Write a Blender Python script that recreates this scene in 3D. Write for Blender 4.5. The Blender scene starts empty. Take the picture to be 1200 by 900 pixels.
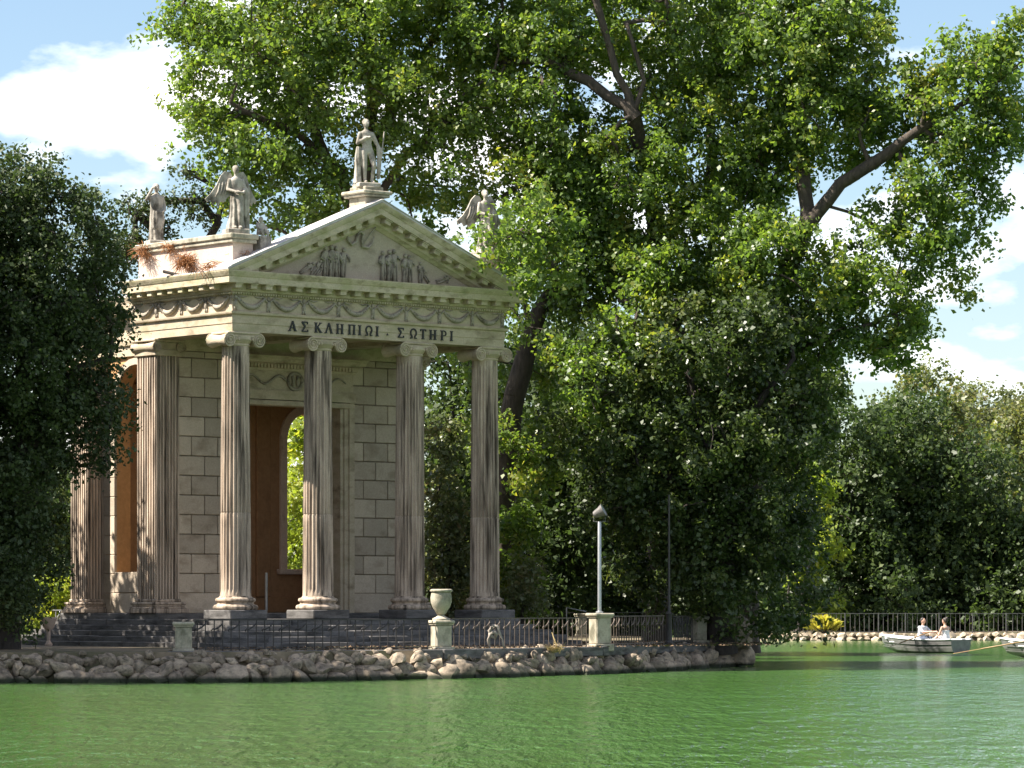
import bpy, bmesh, math, random
import numpy as np
from mathutils import Vector, Matrix, noise as mnoise
R = math.radians
scene = bpy.context.scene
C = scene.collection
random.seed(7)

# ------------------------------------------------------------------ camera
F = 4200.0; HZ = 708.0; CX = 600.0; CAMZ = 2.0
cd = bpy.data.cameras.new('camera'); cam = bpy.data.objects.new('camera', cd); C.objects.link(cam)
cd.sensor_width = 36; cd.sensor_fit = 'HORIZONTAL'; cd.lens = F/1200*36
cd.shift_y = (HZ-450)/1200; cd.clip_start = .5; cd.clip_end = 6000
cam.location = (0, 0, CAMZ); cam.rotation_euler = (R(90), 0, 0)
scene.camera = cam

def P(px, py, D):
    return Vector(((px-CX)/F*D, D, CAMZ-(py-HZ)/F*D))
def PX(px, D): return (px-CX)/F*D

# ------------------------------------------------------------------ sky + sun
SUN_EL = 50.0
sdir = Vector((-.99, -.13)).normalized()          # horizontal direction towards the sun
w = bpy.data.worlds.new('World'); scene.world = w; w.use_nodes = True
nt = w.node_tree; nt.nodes.clear()
def N(nt, t, **k):
    n = nt.nodes.new(t)
    for a, b in k.items():
        if hasattr(n, a): setattr(n, a, b)
    return n
L = lambda nt, a, b: nt.links.new(a, b)
out = N(nt, 'ShaderNodeOutputWorld'); bg = N(nt, 'ShaderNodeBackground'); bg.inputs[1].default_value = .055
sky = N(nt, 'ShaderNodeTexSky', sky_type='NISHITA'); sky.sun_disc = False
sky.sun_elevation = R(SUN_EL); sky.sun_rotation = math.atan2(sdir.x, sdir.y)
sky.altitude = 50; sky.air_density = 1.0; sky.dust_density = .5; sky.ozone_density = 1.6
tc = N(nt, 'ShaderNodeTexCoord')
mp = N(nt, 'ShaderNodeMapping'); mp.inputs['Scale'].default_value = (11, 11, 24); mp.inputs['Location'].default_value = (2.28, 0.4, 2.03)
L(nt, tc.outputs['Generated'], mp.inputs[0])
nz = N(nt, 'ShaderNodeTexNoise'); nz.inputs['Scale'].default_value = 1.0; nz.inputs['Detail'].default_value = 7; nz.inputs['Roughness'].default_value = .52
L(nt, mp.outputs[0], nz.inputs['Vector'])
rp = N(nt, 'ShaderNodeValToRGB'); rp.color_ramp.elements[0].position = .52; rp.color_ramp.elements[1].position = .66
L(nt, nz.outputs[0], rp.inputs[0])
mx = N(nt, 'ShaderNodeMix', data_type='RGBA'); L(nt, rp.outputs[0], mx.inputs[0]); L(nt, sky.outputs[0], mx.inputs[6])
mx.inputs[7].default_value = (14, 13.4, 13.0, 1)
L(nt, mx.outputs[2], bg.inputs[0]); L(nt, bg.outputs[0], out.inputs[0])
sl = bpy.data.lights.new('sun', 'SUN'); sl.energy = 5.0; sl.angle = R(.53); sl.color = (1, .93, .82)
sun = bpy.data.objects.new('sun', sl); C.objects.link(sun)
ce = math.cos(R(SUN_EL))
sv = Vector((sdir.x*ce, sdir.y*ce, math.sin(R(SUN_EL))))
sun.rotation_euler = sv.to_track_quat('Z', 'Y').to_euler(); sun.location = sv*60
scene.view_settings.view_transform = 'Standard'; scene.view_settings.look = 'None'
scene.view_settings.exposure = 1.68; scene.view_settings.gamma = 1; scene.view_settings.use_curve_mapping = False
scene.render.engine = 'CYCLES'
scene.cycles.max_bounces = 8; scene.cycles.diffuse_bounces = 4; scene.cycles.transmission_bounces = 6

# ------------------------------------------------------------------ materials
def newmat(name):
    m = bpy.data.materials.new(name); m.use_nodes = True
    nt = m.node_tree; b = nt.nodes['Principled BSDF']
    return m, nt, b
def coords(nt, scale=(1, 1, 1), rnd=True):
    tc = N(nt, 'ShaderNodeTexCoord'); mp = N(nt, 'ShaderNodeMapping'); mp.inputs['Scale'].default_value = scale
    L(nt, tc.outputs['Object'], mp.inputs[0])
    if rnd:
        oi = N(nt, 'ShaderNodeObjectInfo'); ml = N(nt, 'ShaderNodeMath', operation='MULTIPLY'); ml.inputs[1].default_value = 57
        L(nt, oi.outputs['Random'], ml.inputs[0]); L(nt, ml.outputs[0], mp.inputs['Location'])
    return mp.outputs[0]
def noise(nt, vec, scale, detail=5, rough=.6):
    n = N(nt, 'ShaderNodeTexNoise'); n.inputs['Scale'].default_value = scale; n.inputs['Detail'].default_value = detail
    n.inputs['Roughness'].default_value = rough
    if vec is not None: L(nt, vec, n.inputs['Vector'])
    return n.outputs[0]
def ramp(nt, fac, stops):
    r = N(nt, 'ShaderNodeValToRGB'); e = r.color_ramp.elements
    while len(e) < len(stops): e.new(.5)
    for i, (p, c) in enumerate(stops):
        e[i].position = p; e[i].color = (*c, 1) if len(c) == 3 else c
    L(nt, fac, r.inputs[0]); return r.outputs[0]
def mix(nt, fac, a, b, mode='MIX'):
    m = N(nt, 'ShaderNodeMix', data_type='RGBA', blend_type=mode)
    if isinstance(fac, float): m.inputs[0].default_value = fac
    else: L(nt, fac, m.inputs[0])
    for i, v in ((6, a), (7, b)):
        if isinstance(v, tuple): m.inputs[i].default_value = (*v, 1)
        else: L(nt, v, m.inputs[i])
    return m.outputs[2]
def bump(nt, b, h, strength=.4, dist=.02):
    bp = N(nt, 'ShaderNodeBump'); bp.inputs['Strength'].default_value = strength; bp.inputs['Distance'].default_value = dist
    L(nt, h, bp.inputs['Height']); L(nt, bp.outputs[0], b.inputs['Normal'])
def stone(name, c1, c2, dirt, dlo=.52, dhi=.72, dscale=(3, 3, 1), fine=22, perobj=.12, bmp=.5, moss=None, wet=False):
    m, nt, b = newmat(name)
    v = coords(nt)
    col = ramp(nt, noise(nt, v, 2.2), [(.3, c1), (.7, c2)])
    f2 = noise(nt, v, fine, 6, .7)
    col = mix(nt, .35, col, ramp(nt, f2, [(.3, tuple(x*.55 for x in c1)), (.7, tuple(min(1, x*1.2) for x in c2))]))
    vd = coords(nt, dscale)
    dm = ramp(nt, noise(nt, vd, 1.0, 7, .62), [(dlo, (0, 0, 0)), (dhi, (1, 1, 1))])
    col = mix(nt, dm, col, dirt)
    if moss:
        vm = coords(nt, (1.3, 1.3, 2.5))
        mm = ramp(nt, noise(nt, vm, 1.0, 6, .6), [(.48, (0, 0, 0)), (.68, (.75, .75, .75))])
        col = mix(nt, mm, col, moss)
    if perobj:
        oi = N(nt, 'ShaderNodeObjectInfo')
        col = mix(nt, 1.0, col, ramp(nt, oi.outputs['Random'], [(0, (1-perobj,)*3), (1, (1,)*3)]), 'MULTIPLY')
    if wet:
        ge = N(nt, 'ShaderNodeNewGeometry'); sp = N(nt, 'ShaderNodeSeparateXYZ'); L(nt, ge.outputs['Position'], sp.inputs[0])
        ad = N(nt, 'ShaderNodeMath', operation='MULTIPLY_ADD'); L(nt, f2, ad.inputs[0]); ad.inputs[1].default_value = -.16; L(nt, sp.outputs['Z'], ad.inputs[2])
        col = mix(nt, ramp(nt, ad.outputs[0], [(.0, (1, 1, 1)), (.09, (0, 0, 0))]), col, (.028, .032, .018))
    L(nt, col, b.inputs['Base Color']); b.inputs['Roughness'].default_value = .85
    b.inputs['Specular IOR Level'].default_value = .25
    bump(nt, b, f2, bmp, .015)
    return m
def plain(name, c, rough=.6, metal=0, var=.25, scale=6):
    m, nt, b = newmat(name); v = coords(nt)
    L(nt, ramp(nt, noise(nt, v, scale, 5), [(.3, tuple(x*(1-var) for x in c)), (.7, tuple(min(1, x*(1+var*.5)) for x in c))]), b.inputs['Base Color'])
    b.inputs['Roughness'].default_value = rough; b.inputs['Metallic'].default_value = metal
    return m
M = {}
M['entab'] = stone('weathered_travertine', (0.459, 0.374, 0.271), (0.551, 0.458, 0.342), (0.208, 0.163, 0.106), .50, .74, (1.6, 1.6, 3), moss=(.36, .32, .20))
M['cornice'] = stone('mossy_travertine', (0.449, 0.379, 0.266), (0.540, 0.463, 0.333), (0.166, 0.138, 0.075), .50, .72, (2, 2, 4), moss=(.34, .325, .17))
M['column'] = stone('stained_column_stone', (0.428, 0.335, 0.257), (0.540, 0.438, 0.347), (0.062, 0.047, 0.035), .44, .65, (6, 6, .38), fine=30)
M['block'] = stone('ashlar_stone', (0.468, 0.384, 0.295), (0.570, 0.473, 0.370), (0.281, 0.217, 0.154), .52, .76, (1.2, 1.2, 2), perobj=.3)
M['joint'] = stone('mortar', (.29, .235, .17), (.35, .285, .21), (.19, .15, .11))
M['step'] = stone('dark_step_stone', (.10, .094, .09), (.18, .17, .165), (.04, .038, .036), .44, .68, (1.2, 1.2, 6))
M['tymp'] = stone('tympanum_stone', (.34, .28, .22), (.43, .36, .28), (.2, .16, .12), .55, .75, (1.5, 1.5, 3))
M['relief'] = stone('relief_stone', (.30, .26, .21), (.40, .35, .28), (.12, .1, .08), .5, .7, (4, 4, 4))
M['statue'] = stone('statue_marble', (.34, .305, .26), (.50, .455, .39), (.10, .085, .065), .47, .66, (3, 3, 2), fine=18)
M['pink'] = stone('pink_parapet_stone', (.52, .40, .33), (.62, .50, .42), (.28, .2, .15), .56, .76, (2.5, 2.5, 1))
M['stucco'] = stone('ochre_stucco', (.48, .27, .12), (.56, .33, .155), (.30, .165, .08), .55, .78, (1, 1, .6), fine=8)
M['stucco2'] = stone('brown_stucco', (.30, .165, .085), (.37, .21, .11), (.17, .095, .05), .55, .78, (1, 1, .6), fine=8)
M['rock'] = stone('bank_rock', (.33, .265, .20), (.49, .39, .285), (.10, .085, .065), .43, .68, (2, 2, 2), fine=9, perobj=.5, bmp=.9, wet=True)
M['rockfar'] = stone('far_bank_rock', (.42, .34, .25), (.55, .45, .34), (.2, .16, .11), .5, .7, (2, 2, 2), fine=9, perobj=.45)
M['bankbase'] = stone('bank_earth', (.10, .085, .07), (.15, .13, .10), (.05, .045, .04))
M['pier'] = stone('pier_stone', (.36, .32, .245), (.46, .415, .325), (.15, .14, .10), .46, .68, (3, 3, 2))
M['ground'] = stone('dry_ground', (.16, .12, .08), (.28, .22, .15), (.07, .07, .035), .42, .62, (.5, .5, .5), fine=5)
M['roof'] = plain('roof_sheet', (.50, .47, .46), .55, .0, .3, 2)
M['iron'] = plain('dark_iron', (.045, .04, .04), .5, .3, .4)
M['greyiron'] = plain('grey_painted_iron', (.16, .15, .145), .5, .3, .4)
M['rust'] = plain('brown_painted_iron', (.10, .075, .06), .6, .2, .4)
M['galv'] = plain('galvanised_steel', (.38, .39, .40), .4, .6, .2)
M['letter'] = plain('dark_bronze', (.02, .02, .022), .55, .2, .3)
M['white'] = plain('white_boat_paint', (.72, .73, .74), .4, 0, .15, 3)
M['grey'] = plain('grey_hull_paint', (.15, .148, .145), .5, 0, .35, 4)
M['wood'] = plain('varnished_wood', (.30, .18, .07), .5, 0, .35, 8)
M['skin'] = plain('skin', (.55, .33, .24), .5, 0, .06)
M['hair'] = plain('dark_hair', (.03, .02, .016), .6)
M['shirt'] = plain('pale_grey_cloth', (.58, .62, .66), .85, 0, .12)
M['dress'] = plain('white_cloth', (.8, .79, .78), .85, 0, .08)
M['black'] = plain('black_cloth', (.015, .015, .018), .85)
M['denim'] = plain('blue_cloth', (.06, .08, .13), .85)
M['needle'] = plain('dry_pine_needles', (.30, .13, .045), .9, 0, .4)
M['litter'] = plain('leaf_litter', (.16, .10, .055), .9, 0, .4)
M['root'] = plain('weathered_wood', (.30, .26, .22), .9, 0, .4)
M['dry'] = plain('dry_grass', (.40, .30, .14), .9, 0, .4)
def bark(name, c):
    m, nt, b = newmat(name); v = coords(nt, (3, 3, .8))
    n = noise(nt, v, 2.5, 7, .7)
    L(nt, ramp(nt, n, [(.3, tuple(x*.4 for x in c)), (.7, tuple(x*1.3 for x in c))]), b.inputs['Base Color'])
    b.inputs['Roughness'].default_value = .95; bump(nt, b, n, 1, .06); return m
M['bark'] = bark('oak_bark', (.075, .058, .045)); M['bark2'] = bark('dark_bark', (.045, .036, .03))
def leafmat(name, cols, trans, tf=.38, rough=.42, spec=.5):
    m, nt, b = newmat(name)
    at = N(nt, 'ShaderNodeAttribute'); at.attribute_name = 'tint'
    k = len(cols)-1
    col = ramp(nt, at.outputs['Fac'], [(i/k, c) for i, c in enumerate(cols)])
    L(nt, col, b.inputs['Base Color']); b.inputs['Roughness'].default_value = rough; b.inputs['Specular IOR Level'].default_value = spec
    tr = N(nt, 'ShaderNodeBsdfTranslucent')
    L(nt, mix(nt, 1.0, col, trans, 'MULTIPLY'), tr.inputs[0])
    ms = N(nt, 'ShaderNodeMixShader'); ms.inputs[0].default_value = tf
    L(nt, b.outputs[0], ms.inputs[1]); L(nt, tr.outputs[0], ms.inputs[2]); L(nt, ms.outputs[0], nt.nodes['Material Output'].inputs[0])
    return m
M['leaf_oak'] = leafmat('oak_leaf', [(.05, .09, .02), (.077, .13, .027), (.11, .16, .032), (.19, .195, .038)], (2.8, 2.7, 1.2), .42)
M['leaf_mid'] = leafmat('plane_leaf', [(.05, .09, .022), (.076, .125, .027), (.11, .16, .032), (.18, .18, .035)], (2.6, 2.6, 1.2), .42)
M['leaf_dark'] = leafmat('holm_oak_leaf', [(.028, .045, .016), (.045, .065, .024), (.06, .085, .03), (.08, .10, .03)], (1.8, 2.0, 1.2), .22, .5, .3)
M['leaf_shade'] = leafmat('shaded_glossy_oak_leaf', [(.028, .046, .015), (.042, .065, .019), (.063, .09, .025), (.10, .115, .03)], (2.2, 2.3, 1.2), .28, .42, .4)  # plane leaf tones darkened, putting the lower crown's blocked light into the colour
M['leaf_deep'] = leafmat('evergreen_leaf', [(.028, .045, .016), (.042, .066, .022), (.062, .09, .028), (.09, .115, .033)], (2.0, 2.2, 1.2), .3, .5, .3)
M['leaf_lime'] = leafmat('young_leaf', [(.13, .18, .03), (.18, .24, .035), (.24, .28, .04), (.30, .28, .05)], (2.0, 2.0, 1.0), .45)
M['leaf_olive'] = leafmat('shrub_leaf', [(.06, .085, .03), (.10, .12, .05), (.14, .15, .07), (.17, .13, .07)], (2.0, 2.0, 1.2), .35)
M['leaf_far'] = leafmat('far_leaf', [(.05, .075, .025), (.075, .105, .03), (.11, .13, .04), (.16, .15, .05)], (2.2, 2.2, 1.2), .35)
M['leaf_yel'] = leafmat('yellow_strap_leaf', [(.30, .32, .05), (.40, .38, .06), (.48, .42, .09), (.5, .45, .12)], (1.5, 1.5, .8), .35)

def water_mat():
    m, nt, b = newmat('green_lake_water')
    tc = N(nt, 'ShaderNodeTexCoord')
    def wv(sc, loc, s, d, r=.55):
        mp = N(nt, 'ShaderNodeMapping'); mp.inputs['Scale'].default_value = sc; mp.inputs['Location'].default_value = loc
        L(nt, tc.outputs['Object'], mp.inputs[0]); return noise(nt, mp.outputs[0], s, d, r)
    big = wv((.05, .02, 1), (3, 1, 0), 1.0, 3)
    col = ramp(nt, big, [(.35, (.042, .098, .017)), (.65, (.060, .142, .038))])
    L(nt, col, b.inputs['Base Color']); b.inputs['Roughness'].default_value = .12; b.inputs['IOR'].default_value = 1.33
    h1 = wv((1.2, .4, 1), (0, 0, 0), 1.0, 3, .5); h2 = wv((5.5, .8, 1), (5, 3, 0), 1.0, 3, .6)
    ad = N(nt, 'ShaderNodeMath', operation='MULTIPLY_ADD'); L(nt, h2, ad.inputs[0]); ad.inputs[1].default_value = .7; L(nt, h1, ad.inputs[2])
    sx = N(nt, 'ShaderNodeSeparateXYZ'); L(nt, tc.outputs['Object'], sx.inputs[0])
    mr = N(nt, 'ShaderNodeMapRange'); mr.inputs['From Min'].default_value = 105; mr.inputs['From Max'].default_value = 119; mr.inputs['To Min'].default_value = WAVE; mr.inputs['To Max'].default_value = WAVE*.3
    wob = N(nt, 'ShaderNodeMath', operation='MULTIPLY_ADD'); L(nt, big, wob.inputs[0]); wob.inputs[1].default_value = 16; L(nt, sx.outputs['Y'], wob.inputs[2]); L(nt, wob.outputs[0], mr.inputs[0])
    bp = N(nt, 'ShaderNodeBump'); bp.inputs['Strength'].default_value = 1; L(nt, mr.outputs[0], bp.inputs['Distance'])
    L(nt, ad.outputs[0], bp.inputs['Height']); L(nt, bp.outputs[0], b.inputs['Normal'])
    return m
WAVE = .21
M['water'] = water_mat()

# ------------------------------------------------------------------ mesh helpers
class MB:
    def __init__(s): s.v = []; s.f = []
    def add(s, vs, fs):
        o = len(s.v); s.v += [tuple(p) for p in vs]; s.f += [tuple(i+o for i in f) for f in fs]; return s
    def box(s, x0, x1, y0, y1, z0, z1):
        return s.add([(x0, y0, z0), (x1, y0, z0), (x1, y1, z0), (x0, y1, z0), (x0, y0, z1), (x1, y0, z1), (x1, y1, z1), (x0, y1, z1)],
                     [(0, 3, 2, 1), (4, 5, 6, 7), (0, 1, 5, 4), (1, 2, 6, 5), (2, 3, 7, 6), (3, 0, 4, 7)])
    def bbox(s, x0, x1, y0, y1, z0, z1, b=.02):
        # box with chamfered front/vertical edges (all 12 edges): 24 verts
        vs = []; idx = {}
        X = (x0, x1); Y = (y0, y1); Z = (z0, z1); sg = (1, -1)
        for i in (0, 1):
            for j in (0, 1):
                for k in (0, 1):
                    for a in range(3):
                        p = [X[i]+b*sg[i], Y[j]+b*sg[j], Z[k]+b*sg[k]]
                        p[a] = (X[i], Y[j], Z[k])[a]
                        idx[i, j, k, a] = len(vs); vs.append(p)
        f = []
        for i in (0, 1):
            q = [(i, 0, 0, 0), (i, 1, 0, 0), (i, 1, 1, 0), (i, 0, 1, 0)]; f.append([idx[t] for t in (q if i else q[::-1])])
            q = [(0, i, 0, 1), (0, i, 1, 1), (1, i, 1, 1), (1, i, 0, 1)]; f.append([idx[t] for t in (q if i else q[::-1])])
            q = [(0, 0, i, 2), (1, 0, i, 2), (1, 1, i, 2), (0, 1, i, 2)]; f.append([idx[t] for t in (q if i else q[::-1])])
        for a in (0, 1):
            for c in (0, 1):
                f.append([idx[a, c, 0, 0], idx[a, c, 0, 1], idx[a, c, 1, 1], idx[a, c, 1, 0]])
                f.append([idx[a, 0, c, 0], idx[a, 0, c, 2], idx[a, 1, c, 2], idx[a, 1, c, 0]])
                f.append([idx[0, a, c, 1], idx[0, a, c, 2], idx[1, a, c, 2], idx[1, a, c, 1]])
        for i in (0, 1):
            for j in (0, 1):
                for k in (0, 1): f.append([idx[i, j, k, 0], idx[i, j, k, 1], idx[i, j, k, 2]])
        return s.add(vs, f)
    def rings(s, rs, cap=True):
        n = len(rs[0]); vs = [p for r in rs for p in r]; f = []
        for a in range(len(rs)-1):
            for i in range(n):
                j = (i+1) % n; f.append((a*n+i, a*n+j, (a+1)*n+j, (a+1)*n+i))
        if cap: f.append(tuple(range(n))[::-1]); f.append(tuple((len(rs)-1)*n+i for i in range(n)))
        return s.add(vs, f)
    def lathe(s, prof, c=(0, 0, 0), n=24):
        return s.rings([[(c[0]+r*math.cos(2*math.pi*i/n), c[1]+r*math.sin(2*math.pi*i/n), c[2]+z) for i in range(n)] for r, z in prof])
    def tube(s, pts, rad, n=6):
        pts = [Vector(p) for p in pts]; rs = []
        if not isinstance(rad, (list, tuple)): rad = [rad]*len(pts)
        up = Vector((.13, .27, .95))
        for i, p in enumerate(pts):
            t = (pts[min(i+1, len(pts)-1)]-pts[max(i-1, 0)]).normalized()
            a = t.cross(up)
            if a.length < .1: a = t.cross(Vector((1, 0, 0)))
            a.normalize(); b = t.cross(a)
            rs.append([p+(a*math.cos(2*math.pi*k/n)+b*math.sin(2*math.pi*k/n))*rad[i] for k in range(n)])
        return s.rings(rs)
    def sweep(s, path, prof):
        # moulding: profile [(out, z)] swept along an open plan path; outside is to the right of travel
        path = [Vector(p) for p in path]; rs = []
        for i, p in enumerate(path):
            d1 = (path[i]-path[i-1]).normalized() if i else None
            d2 = (path[i+1]-path[i]).normalized() if i < len(path)-1 else None
            if d1 is None: m = Vector((d2.y, -d2.x))
            elif d2 is None: m = Vector((d1.y, -d1.x))
            else:
                n1 = Vector((d1.y, -d1.x)); n2 = Vector((d2.y, -d2.x)); m = (n1+n2)/(1+n1.dot(n2))
            rs.append([(p.x+m.x*o, p.y+m.y*o, z) for o, z in prof])
        return s.rings(rs)
    def extrude(s, poly, y0, y1):
        # polygon in x,z extruded along y
        n = len(poly); vs = [(x, y0, z) for x, z in poly]+[(x, y1, z) for x, z in poly]
        f = [tuple(range(n)), tuple(range(2*n-1, n-1, -1))]+[(i, i+n, (i+1) % n+n, (i+1) % n) for i in range(n)]
        return s.add(vs, f)
    def build(s, name, mat, parent=None, zoff=0, smooth=False, loc=None):
        me = bpy.data.meshes.new(name)
        me.from_pydata([(x, y, z-zoff) for x, y, z in s.v], [], s.f); me.update()
        bm = bmesh.new(); bm.from_mesh(me); bmesh.ops.recalc_face_normals(bm, faces=bm.faces); bm.to_mesh(me); bm.free()
        return obj(name, me, mat, parent, smooth, loc)
def obj(name, me, mat, parent=None, smooth=False, loc=None):
    if mat is not None:
        me.materials.clear(); me.materials.append(M[mat] if isinstance(mat, str) else mat)
    if smooth == 'auto':
        me.shade_smooth(); me.set_sharp_from_angle(angle=R(35))
    elif smooth: me.shade_smooth()
    o = bpy.data.objects.new(name, me); C.objects.link(o)
    if parent: o.parent = parent
    if loc is not None: o.location = loc
    return o
def copyobj(o, parent, loc=None, rot=None, scale=None):
    c = o.copy(); C.objects.link(c); c.parent = parent
    if loc is not None: c.location = loc
    if rot is not None: c.rotation_euler = rot
    if scale is not None: c.scale = scale
    return c
def copytree(o, parent=None):
    c = o.copy(); C.objects.link(c); c.parent = parent
    for ch in [x for x in bpy.data.objects if x.parent == o]: copytree(ch, c)
    return c
def tag(o, label, cat=None, group=None, kind=None):
    if label: o['label'] = label
    if cat: o['category'] = cat
    if group: o['group'] = group
    if kind: o['kind'] = kind
    return o
def empty(name, loc, rz=0):
    o = bpy.data.objects.new(name, None); C.objects.link(o); o.location = loc; o.rotation_euler = (0, 0, rz); o.empty_display_size = .3
    return o
def struct(o): o['kind'] = 'structure'; return o

# ------------------------------------------------------------------ setting: water, island, far shore
WL = [(-60, 92), (-22, 91.2), (PX(0, 91.3), 91.3), (PX(150, 91.5), 91.5), (PX(300, 92.4), 92.4), (PX(500, 95.6), 95.6), (PX(600, 98.5), 98.5),
      (PX(700, 102.4), 102.4), (PX(775, 107.5), 107.5), (PX(830, 113), 113), (PX(868, 116), 116), (7.5, 121), (7.0, 132), (4, 143), (-6, 150), (-60, 150)]
mb = MB(); mb.add([(-500, -30, 0), (500, -30, 0), (500, 196, 0), (-500, 196, 0)], [(0, 1, 2, 3)])
struct(mb.build('water', 'water'))
mb = MB(); mb.add([(-900, -120, -1.4), (900, -120, -1.4), (900, 240, -1.4), (-900, 240, -1.4)], [(0, 1, 2, 3)])
struct(mb.build('lake_bed', 'bankbase'))
GZ = .76
def island():
    n = len(WL); cx = Vector((-5, 118))
    bot = [Vector(p) for p in WL]
    top = [p+(cx-p).normalized()*.75 for p in bot]
    low = [p+(cx-p).normalized()*.35 for p in bot]
    mb = MB()
    rs = [[(p.x, p.y, -1.3) for p in low], [(p.x, p.y, .25) for p in low], [(p.x, p.y, GZ) for p in top]]
    mb.rings(rs)
    return mb.build('island_ground', 'ground')
struct(island())
def shore():
    xs = [-1500, -400, -60]+list(np.linspace(-40, 60, 26))+[90, 400, 1500]
    ys = [195.6, 196.2, 200, 206, 230, 300, 700, 3500]
    zs = [-1.3, .38, .42, .5, 1.0, 2.0, 4, 8]
    mb = MB(); nx = len(xs); vs = []
    for y, z in zip(ys, zs):
        for x in xs: vs.append((x, y, z+(.12*mnoise.noise(Vector((x*.3, y*.3, 0))) if y > 197 else 0)))
    mb.add(vs, [(a*nx+i, a*nx+i+1, (a+1)*nx+i+1, (a+1)*nx+i) for a in range(len(ys)-1) for i in range(nx-1)])
    return mb.build('far_shore_ground', 'ground', smooth=True)
struct(shore())
mb = MB(); mb.add([(-500, -60, .35), (500, -60, .35), (500, 3, .35), (-500, 3, .35), (500, 3.4, -1.3), (-500, 3.4, -1.3)], [(0, 1, 2, 3), (3, 2, 4, 5)])
struct(mb.build('near_bank_ground', 'ground'))

# rocks
def rock_mesh(seed, sub=2):
    bm = bmesh.new(); bmesh.ops.create_icosphere(bm, subdivisions=sub, radius=1)
    rnd = random.Random(seed); off = Vector((seed*3.7, seed*1.3, 0))
    pl = [(Vector((rnd.uniform(-1, 1), rnd.uniform(-1, 1), rnd.uniform(-1, 1))).normalized(), rnd.uniform(.5, .8)) for _ in range(8)]
    for v in bm.verts:
        for n, d in pl:
            e = v.co.dot(n)-d
            if e > 0: v.co -= n*e*.97
        v.co *= 1+.2*mnoise.noise(v.co*1.5+off)+.08*mnoise.noise(v.co*4+off)
    me = bpy.data.meshes.new('rock'); bm.to_mesh(me); bm.free()
    return me
RM = [rock_mesh(i) for i in range(9)]
for me in RM: me.materials.append(M['rock']); me.shade_smooth(); me.set_sharp_from_angle(angle=R(50))
def along(poly, step):
    pts = []; poly = [Vector(p) for p in poly]; acc = 0
    for a, b in zip(poly, poly[1:]):
        d = (b-a).length; t = acc
        while t < d: pts.append((a.lerp(b, t/d), (b-a).normalized())); t += step
        acc = t-d
    return pts
bank = empty('rock_bank', (WL[4][0], WL[4][1], 0))
tag(bank, 'low bank of rough piled rocks edging the temple island at the water', 'rock bank')
rnd = random.Random(3)
front = [(-15.5, 91.2)]+WL[2:11]+[WL[11]]
def put_rock(p, z, sx, sy, sz, ang):
    o = bpy.data.objects.new('rock', rnd.choice(RM)); C.objects.link(o); o.parent = bank
    o.location = (p.x-bank.location.x, p.y-bank.location.y, z)
    o.scale = (sx, sy, sz); o.rotation_euler = (rnd.uniform(-.5, .5), rnd.uniform(-.5, .5), ang+rnd.uniform(-1, 1)+rnd.choice((0, math.pi)))
for row, (zc, inn, s0, s1, step) in enumerate([(.05, .10, .28, .60, .50), (.30, .22, .24, .46, .40), (.52, .40, .18, .36, .34), (.68, .62, .10, .24, .40)]):
    for p, d in along(front, step):
        nrm = Vector((-d.y, d.x)); s = rnd.uniform(s0, s1)
        q = p+nrm*(inn+rnd.uniform(-.1, .12))+d*rnd.uniform(-.12, .12)
        put_rock(q, zc+rnd.uniform(-.07, .07), s, s*rnd.uniform(.6, .9), s*rnd.uniform(.5, .8), math.atan2(d.y, d.x))
# rocky outcrop at the tip of the island
tip = empty('rock_outcrop', (PX(850, 115), 115, 0)); tag(tip, 'dark craggy rock outcrop under the overhanging tree at the island tip', 'rock')
for i in range(15):
    o = bpy.data.objects.new('rock', RM[i % 9]); C.objects.link(o); o.parent = tip
    a = rnd.uniform(0, 6.28); h = rnd.uniform(0, 1)
    o.location = (math.cos(a)*.75*(1-h*.6)-.1, math.sin(a)*.7*(1-h*.5), .1+h*1.35); s = rnd.uniform(.35, .65)
    o.scale = (s, s, s*rnd.uniform(.9, 1.5)); o.rotation_euler = (rnd.uniform(-.5, .5), rnd.uniform(-.5, .5), rnd.uniform(0, 6))
fb = empty('rock_edging', (15, 196, 0)); tag(fb, 'pale sunlit stone edging along the far shore below the railing', 'rock bank')
RF = [rock_mesh(i+20, 1) for i in range(5)]
for me in RF: me.materials.append(M['rockfar']); me.shade_smooth(); me.set_sharp_from_angle(angle=R(28))
for row, z in enumerate((.08, .3)):
    x = 9.5
    while x < 32:
        s = rnd.uniform(.18, .36); o = bpy.data.objects.new('rock', rnd.choice(RF)); C.objects.link(o); o.parent = fb
        o.location = (x-15, -.15+row*.25+rnd.uniform(-.05, .05), z+rnd.uniform(-.04, .05)); o.scale = (s*1.2, s, s*.75)
        o.rotation_euler = (rnd.uniform(-.3, .3), rnd.uniform(-.3, .3), rnd.uniform(-3, 3)); x += s*1.9

# ------------------------------------------------------------------ temple
TH = R(40.5); D1 = 104.0; ZB = .76
T0 = Vector((PX(276, D1), D1, ZB))
temple = empty('temple', T0, TH)
tag(temple, 'small classical temple with four fluted Ionic columns, pediment and Greek inscription on the island', 'temple')
W_ = 9.45; HALF = W_/2
zA0, zA1, zF0, zF1, zM1, zC1, zS1 = 9.88, 10.36, 10.46, 10.95, 11.24, 11.42, 11.60
E = .42                       # wall/architrave face offset from the column axes
def tb(mb, name, mat, parent=temple, smooth=False): return mb.build(name, mat, parent, ZB, smooth)
def local_x(px, yl):          # local x on the plane y = yl under image column px
    k = (px-CX)/F; c, s = math.cos(TH), math.sin(TH)
    # X = T0.x + x c - yl s ; D = T0.y + x s + yl c ; X = k D
    return (k*(T0.y+yl*c)-T0.x+yl*s)/(c-k*s)
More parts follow.
